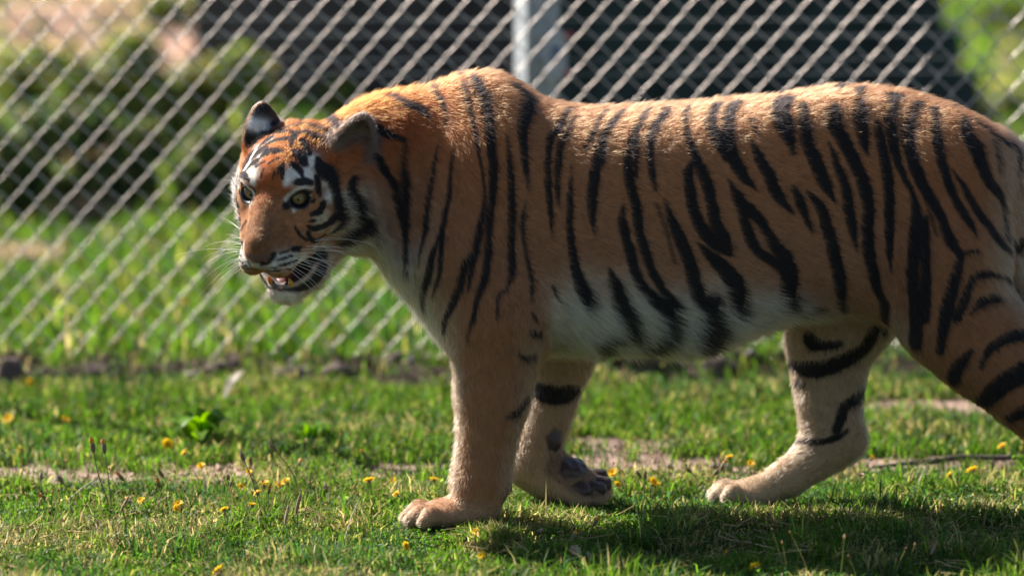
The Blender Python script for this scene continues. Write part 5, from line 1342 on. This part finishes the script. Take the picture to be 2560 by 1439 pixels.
# broad-leaved weeds: a rosette of arched leaves
def leaf_mesh(L, Wd, arch, col, seed, seg=7):
    r = np.random.default_rng(seed); t = np.linspace(0, 1, seg)
    wd = Wd * np.sin(np.pi * (t * .9 + .06))**.8 / 2
    x = L * t; z = arch * (np.sin(np.pi * t * .75)) ; fold = .25
    V = np.concatenate([np.stack([x, -wd, z + wd * fold], 1), np.stack([x, 0 * x, z], 1), np.stack([x, wd, z + wd * fold], 1)])
    F = []
    for i in range(seg - 1):
        F += [(i, i + 1, seg + i + 1, seg + i), (seg + i, seg + i + 1, 2 * seg + i + 1, 2 * seg + i)]
    me = mesh_np('leaf', V, np.array(F), LEAF, True); point_color(me, 'leaf', np.tile(np.asarray(col), (len(V), 1)) * r.uniform(.85, 1.15, (len(V), 1)))
    return me
def weed(label, px, py, n, L, Wd, arch, col, seed, fan=(0, 6.28)):
    g = ground_at(px, py); root = empty('broadleaf_weed', (g[0], g[1], float(ground_height(g[0], g[1]))))
    tag(root, label, 'weed', 'broad-leaved weeds in the grass'); r = random.Random(seed)
    for k in range(n):
        o = link('leaf', leaf_mesh(L * r.uniform(.75, 1.1), Wd * r.uniform(.8, 1.1), arch * r.uniform(.7, 1.3), col, seed + k), root)
        o.rotation_euler = (r.uniform(-.25, .25), r.uniform(-.35, .05), fan[0] + (fan[1] - fan[0]) * (k + r.uniform(-.2, .2)) / n)
BRG = (.13, .25, .016)
weed('bright green broad-leaved weed in the verge below the whiskers', 500, 1118, 12, .095, .046, .060, BRG, 301)
weed('smaller bright green weed in the verge right of the largest one', 770, 1112, 9, .070, .036, .035, BRG, 302)
weed('pale green weed leaves between the two forelegs', 1502, 925, 4, .05, .03, .03, (.20, .34, .02), 303)
weed('yellow green weed behind the far hind leg', 2190, 925, 5, .06, .03, .05, (.20, .30, .02), 304)
weed('green weed at the right edge above the root', 2566, 1185, 6, .05, .028, .03, BRG, 305)
weed('small yellow weed beside the largest green weed', 590, 1125, 5, .04, .02, .02, (.26, .28, .03), 306)
# sticks and straws
wood_m = plain('dead_wood', (.13, .095, .085), .9); straw_m = plain('dry_straw', (.58, .48, .36), .7)
def stick(name, label, cat, pts, r, mat, sides=7, group=None):
    V, F = tube(pts, r, sides); o = link(name, mesh_np(name, V, F, mat, True)); tag(o, label, cat, group); return o
gp = lambda px, py, z: tuple(ground_at(px, py) + np.array([0, 0, z]))
stick('dead_branch', 'dark dead branch lying along the path at the right edge', 'branch', [gp(2180, 1180, .012), gp(2260, 1178, .018), gp(2330, 1172, .016), gp(2400, 1166, .022), (gp(2480, 1166, .02)), gp(2600, 1160, .018), gp(2700, 1168, .012)], [.003, .005, .006, .007, .006, .006, .004], wood_m)
stick('straw_stalk', 'pale straw stalk leaning at lower left below two tall buds', 'straw', [gp(172, 1258, .010), gp(205, 1252, .028), gp(240, 1250, .048)], [.0016, .0022, .0012], straw_m, 5, 'pale straw stalks')
stick('straw_stalk', 'thin upright straw left of the near forepaw', 'straw', [gp(862, 1350, .004), gp(880, 1346, .05), gp(899, 1344, .085)], [.0012, .0011, .0008], straw_m, 5, 'pale straw stalks')
stick('straw_stalk', 'curved pale straw at the bottom left corner', 'straw', [gp(0, 1405, .012), gp(30, 1402, .018), gp(56, 1416, .008)], [.0011, .0012, .0008], straw_m, 5, 'pale straw stalks')
stick('straw_stalk', 'crooked straw standing below the whiskers', 'straw', [gp(249, 1372, .003), gp(248, 1368, .03), gp(252, 1366, .052)], [.0012, .0011, .0007], straw_m, 5, 'pale straw stalks')
stick('straw_stalk', 'branching pale straw right of the far hind paw', 'straw', [gp(2290, 1235, .004), gp(2300, 1232, .03), gp(2312, 1230, .055)], [.0012, .0011, .0007], straw_m, 5, 'pale straw stalks')
gq = ground_at(590, 1010)
dl = leaf_mesh(.085, .026, .02, (.62, .52, .42), 320); o = link('dry_leaf', dl); o.location = (gq[0] - .03, gq[1], .012); o.rotation_euler = (.3, -.75, .5); tag(o, 'large pale dry leaf blade standing by the fence foot', 'leaf')

# ------------------------------------------------------------------ flowers and buds, each with its own stem
stalk_m = plain('flower_stalk', (.11, .14, .06), .7); bud_m = plain('bud_brown', (.17, .13, .07), .75); tip_m = plain('bud_tip_orange', (.62, .26, .03), .6)
pet_m, _n, _l, _b = new_mat('petal_yellow'); _b.inputs['Base Color'].default_value = (.88, .60, .010, 1); _b.inputs['Roughness'].default_value = .6
_t = _n.new('ShaderNodeBsdfTranslucent'); _t.inputs[0].default_value = (.90, .62, .02, 1); _m = _n.new('ShaderNodeMixShader'); _m.inputs[0].default_value = .4
_l.new(_b.outputs[0], _m.inputs[1]); _l.new(_t.outputs[0], _m.inputs[2]); _l.new(_m.outputs[0], _n['Material Output'].inputs[0])
spike_m = plain('seed_spike_brown', (.28, .19, .11), .9); fluff_m = plain('dry_clover_head', (.48, .36, .27), .9)
def petals(r, n=14, cup=.35, layers=2, seed=0):
    rr = random.Random(seed); V = []; F = []
    for Ly in range(layers):
        for k in range(n):
            a = 2 * math.pi * (k + .5 * Ly) / n + rr.uniform(-.1, .1); L = r * (1 - .24 * Ly) * rr.uniform(.85, 1.1); w = r * .17; c = cup + .35 * Ly + rr.uniform(-.12, .12)
            ca, sa = math.cos(a), math.sin(a)
            def pt(u, v, h): return (u * ca - v * sa, u * sa + v * ca, h)
            b = len(V)
            V += [pt(.1 * r, -w * .4, .0), pt(.1 * r, w * .4, .0), pt(L * .6, w, L * .6 * c), pt(L * .6, -w, L * .6 * c), pt(L, w * .6, L * c * .85), pt(L, -w * .6, L * c * .85)]
            F += [(b, b + 1, b + 2, b + 3), (b + 3, b + 2, b + 4, b + 5)]
    return np.array(V), np.array(F)
def aim_rot(d):
    return Vector(d).to_track_quat('Z', 'Y').to_euler()
def plant(kind, hx, hy, bx, by, label, size=1.0, seed=0):
    rr = random.Random(seed * 7 + 1); size = size * 1.05
    g = ground_at(bx, by + 8); base = np.array([g[0], g[1], float(ground_height(g[0], g[1]))])
    hd = at(hx, hy, g[1] + rr.uniform(-.01, .01)); hd[2] = max(hd[2], base[2] + .012)
    root = empty({'flower': 'yellow_flower', 'bud': 'flower_bud', 'tipbud': 'flower_bud', 'spike': 'seed_spike', 'fluff': 'dry_clover'}[kind], tuple(base))
    tag(root, label, {'flower': 'flower', 'bud': 'flower bud', 'tipbud': 'flower bud', 'spike': 'seed head', 'fluff': 'dry flower'}[kind], {'flower': 'open yellow flowers', 'bud': 'closed flower buds', 'tipbud': 'closed flower buds', 'spike': 'seed spikes', 'fluff': 'dry clover heads'}[kind])
    e = hd - base; sag = np.array([rr.uniform(-.010, .010), rr.uniform(-.01, .01), .006]); t = np.linspace(0, 1, 7)[:, None]
    path = e * t + sag * np.sin(np.pi * t)
    V, F = tube(path, np.linspace(.0011, .0008, 7) * size, 5); link('stem', mesh_np('stem', V, F, stalk_m, True), root)
    d = path[-1] - path[-2]; d /= np.linalg.norm(d); s = size
    if kind == 'flower':
        V, F = petals(.0115 * s, 13, rr.uniform(.12, .5), 4, seed); o = link('petals', mesh_np('petals', V, F, pet_m), root); o.location = path[-1] + d * .004 * s; o.rotation_euler = aim_rot(d + np.array([rr.uniform(-.3, .3), rr.uniform(-.6, .1), .2]))
        V, F = tube([path[-1] - d * .003 * s, path[-1] + d * .002 * s, path[-1] + d * .006 * s], np.array([.0012, .0034, .0032]) * s, 8); link('calyx', mesh_np('calyx', V, F, bud_m, True), root)
    elif kind in ('bud', 'tipbud'):
        V, F = tube([path[-1] - d * .002 * s, path[-1] + d * .003 * s, path[-1] + d * .008 * s, path[-1] + d * .013 * s, path[-1] + d * .0165 * s], np.array([.0012, .0034, .0038, .0026, .0009]) * s, 8); link('bud', mesh_np('bud', V, F, bud_m, True), root)
        if kind == 'tipbud':
            V, F = tube([path[-1] + d * .0125 * s, path[-1] + d * .016 * s, path[-1] + d * .020 * s], np.array([.0026, .0040, .0022]) * s, 8); link('bud_tip', mesh_np('bud_tip', V, F, tip_m, True), root)
    elif kind == 'spike':
        q = np.linspace(0, 1, 14); P = path[-1] - d * .022 * s + d * (q * .040 * s)[:, None]
        R = .0030 * s * (np.sin(np.pi * np.clip(q * .9 + .08, 0, 1))**.5) * (1 + .18 * np.cos(np.arange(14) * np.pi))
        V, F = tube(P, R, 8); link('seed_head', mesh_np('seed_head', V, F, spike_m, True), root)
    else:
        V, F = petals(.009 * s, 16, .9, 3, seed); o = link('dry_petals', mesh_np('dry_petals', V, F, fluff_m), root); o.location = path[-1]; o.rotation_euler = aim_rot(d)
ORD = 'first second third fourth fifth sixth seventh eighth ninth tenth eleventh twelfth thirteenth fourteenth fifteenth sixteenth seventeenth eighteenth nineteenth twentieth'.split()
ORD += ['twenty-' + o for o in ORD[:9]] + ['thirtieth'] + ['thirty-' + o for o in ORD[:9]] + ['fortieth'] + ['forty-' + o for o in ORD[:9]]
PLANTS = [
 ('tipbud', 234, 1128, 282, 1268, 1.5), ('tipbud', 262, 1130, 277, 1258, 1.4), ('bud', 102, 1198, 130, 1256, 1.2), ('bud', 157, 1206, 180, 1254, 1.3), ('tipbud', 116, 1246, 118, 1280, 1.2), ('spike', 102, 1252, 105, 1280, 1.0),
 ('tipbud', 309, 1200, 332, 1240, 1.1), ('tipbud', 398, 1216, 426, 1262, 1.2), ('bud', 407, 1190, 428, 1244, 1.1), ('tipbud', 327, 1255, 331, 1284, 1.0), ('flower', 355, 1252, 366, 1304, .8), ('spike', 313, 1256, 315, 1296, 1.0),
 ('flower', 504, 1168, 516, 1224, .95), ('flower', 465, 1133, 481, 1166, .95), ('flower', 414, 1112, 416, 1136, 1.3), ('flower', 448, 1262, 452, 1304, 1.0), ('flower', 438, 1272, 441, 1306, .8), ('spike', 208, 1296, 209, 1318, .8), ('spike', 223, 1302, 224, 1322, .7),
 ('flower', 25, 1050, 26, 1075, 1.3), ('flower', 160, 1052, 161, 1074, 1.1), ('flower', 208, 874, 209, 905, 1.2), ('flower', 70, 958, 71, 978, 1.1), ('flower', 768, 820, 769, 850, 1.4), ('flower', 455, 762, 456, 800, 1.4), ('flower', 55, 1126, 56, 1140, 1.0),
 ('bud', 610, 1150, 660, 1302, 1.2), ('bud', 628, 1162, 652, 1232, 1.1), ('flower', 621, 1182, 626, 1240, .9), ('flower', 600, 1219, 612, 1246, .85), ('flower', 661, 1212, 661, 1246, 1.0), ('flower', 646, 1236, 649, 1276, 1.0), ('flower', 700, 1216, 701, 1246, 1.05), ('flower', 718, 1207, 752, 1236, .95),
 ('tipbud', 672, 1232, 674, 1286, 1.0), ('flower', 628, 1266, 628, 1316, .9), ('flower', 562, 1278, 566, 1326, .95), ('bud', 690, 1126, 762, 1256, 1.3), ('tipbud', 741, 1170, 745, 1196, 1.2), ('fluff', 809, 1218, 810, 1244, 1.2), ('flower', 924, 1206, 922, 1250, 1.2), ('tipbud', 915, 1144, 921, 1204, 1.1),
 ('flower', 986, 1203, 987, 1225, .9), ('flower', 993, 1236, 994, 1262, .8), ('spike', 747, 1252, 748, 1316, 1.2), ('spike', 717, 1282, 720, 1320, 1.1), ('bud', 570, 1200, 552, 1265, 1.0), ('bud', 575, 1215, 590, 1260, .9), ('flower', 1010, 1366, 1011, 1392, .9), ('flower', 551, 1428, 551, 1438, 1.3),
 ('flower', 1086, 1202, 1087, 1225, 1.0), ('flower', 1534, 1186, 1542, 1236, 1.1), ('flower', 1539, 1214, 1542, 1240, .85), ('flower', 1630, 1212, 1632, 1244, 1.3), ('flower', 1194, 1330, 1196, 1356, .9), ('tipbud', 1430, 1346, 1440, 1372, 1.2), ('tipbud', 1484, 1312, 1456, 1386, 1.3), ('fluff', 1353, 1330, 1354, 1386, .9),
 ('bud', 1787, 1186, 1772, 1224, 1.2), ('bud', 1728, 1180, 1736, 1220, 1.1), ('bud', 1602, 1192, 1606, 1236, 1.1), ('bud', 1612, 1196, 1614, 1238, 1.1), ('flower', 1209, 1389, 1211, 1408, 1.0), ('flower', 1824, 1147, 1827, 1190, 1.1), ('flower', 1876, 1162, 1880, 1200, .9), ('tipbud', 1802, 1172, 1788, 1214, 1.2), ('flower', 2177, 1148, 2181, 1180, 1.1),
 ('flower', 2433, 1180, 2436, 1212, 1.3), ('flower', 2378, 1190, 2380, 1216, 1.0), ('flower', 2509, 1120, 2512, 1150, 1.1), ('flower', 1891, 1420, 1892, 1436, 1.2), ('flower', 1820, 1384, 1822, 1404, .9), ('bud', 1136, 1226, 1160, 1262, 1.0), ('bud', 1225, 1232, 1219, 1298, .9), ('fluff', 1434, 1380, 1435, 1410, 1.4), ('fluff', 1464, 1392, 1465, 1416, 1.2), ('fluff', 2151, 1192, 2152, 1222, 1.1), ('spike', 2336, 1366, 2338, 1400, 1.1), ('bud', 1894, 1196, 1896, 1250, 1.1)]
PLANTS.sort(key=lambda p: p[1])
_cnt = {}
_phr = {'flower': 'yellow flower on a thin stem, {} of the yellow flowers from the left', 'tipbud': 'closed bud with orange tip, {} of the orange-tipped buds from the left', 'bud': 'closed dark bud on a thin stem, {} of the plain buds from the left', 'spike': 'brown seed spike in the turf, {} of the spikes from the left', 'fluff': 'dry tan clover head, {} of the dry heads from the left'}
for k, (kind, hx, hy, bx, by, s_) in enumerate(PLANTS):
    c = _cnt[kind] = _cnt.get(kind, 0) + 1
    plant(kind, hx, hy, bx, by, _phr[kind].format(ORD[c - 1]), s_, k)
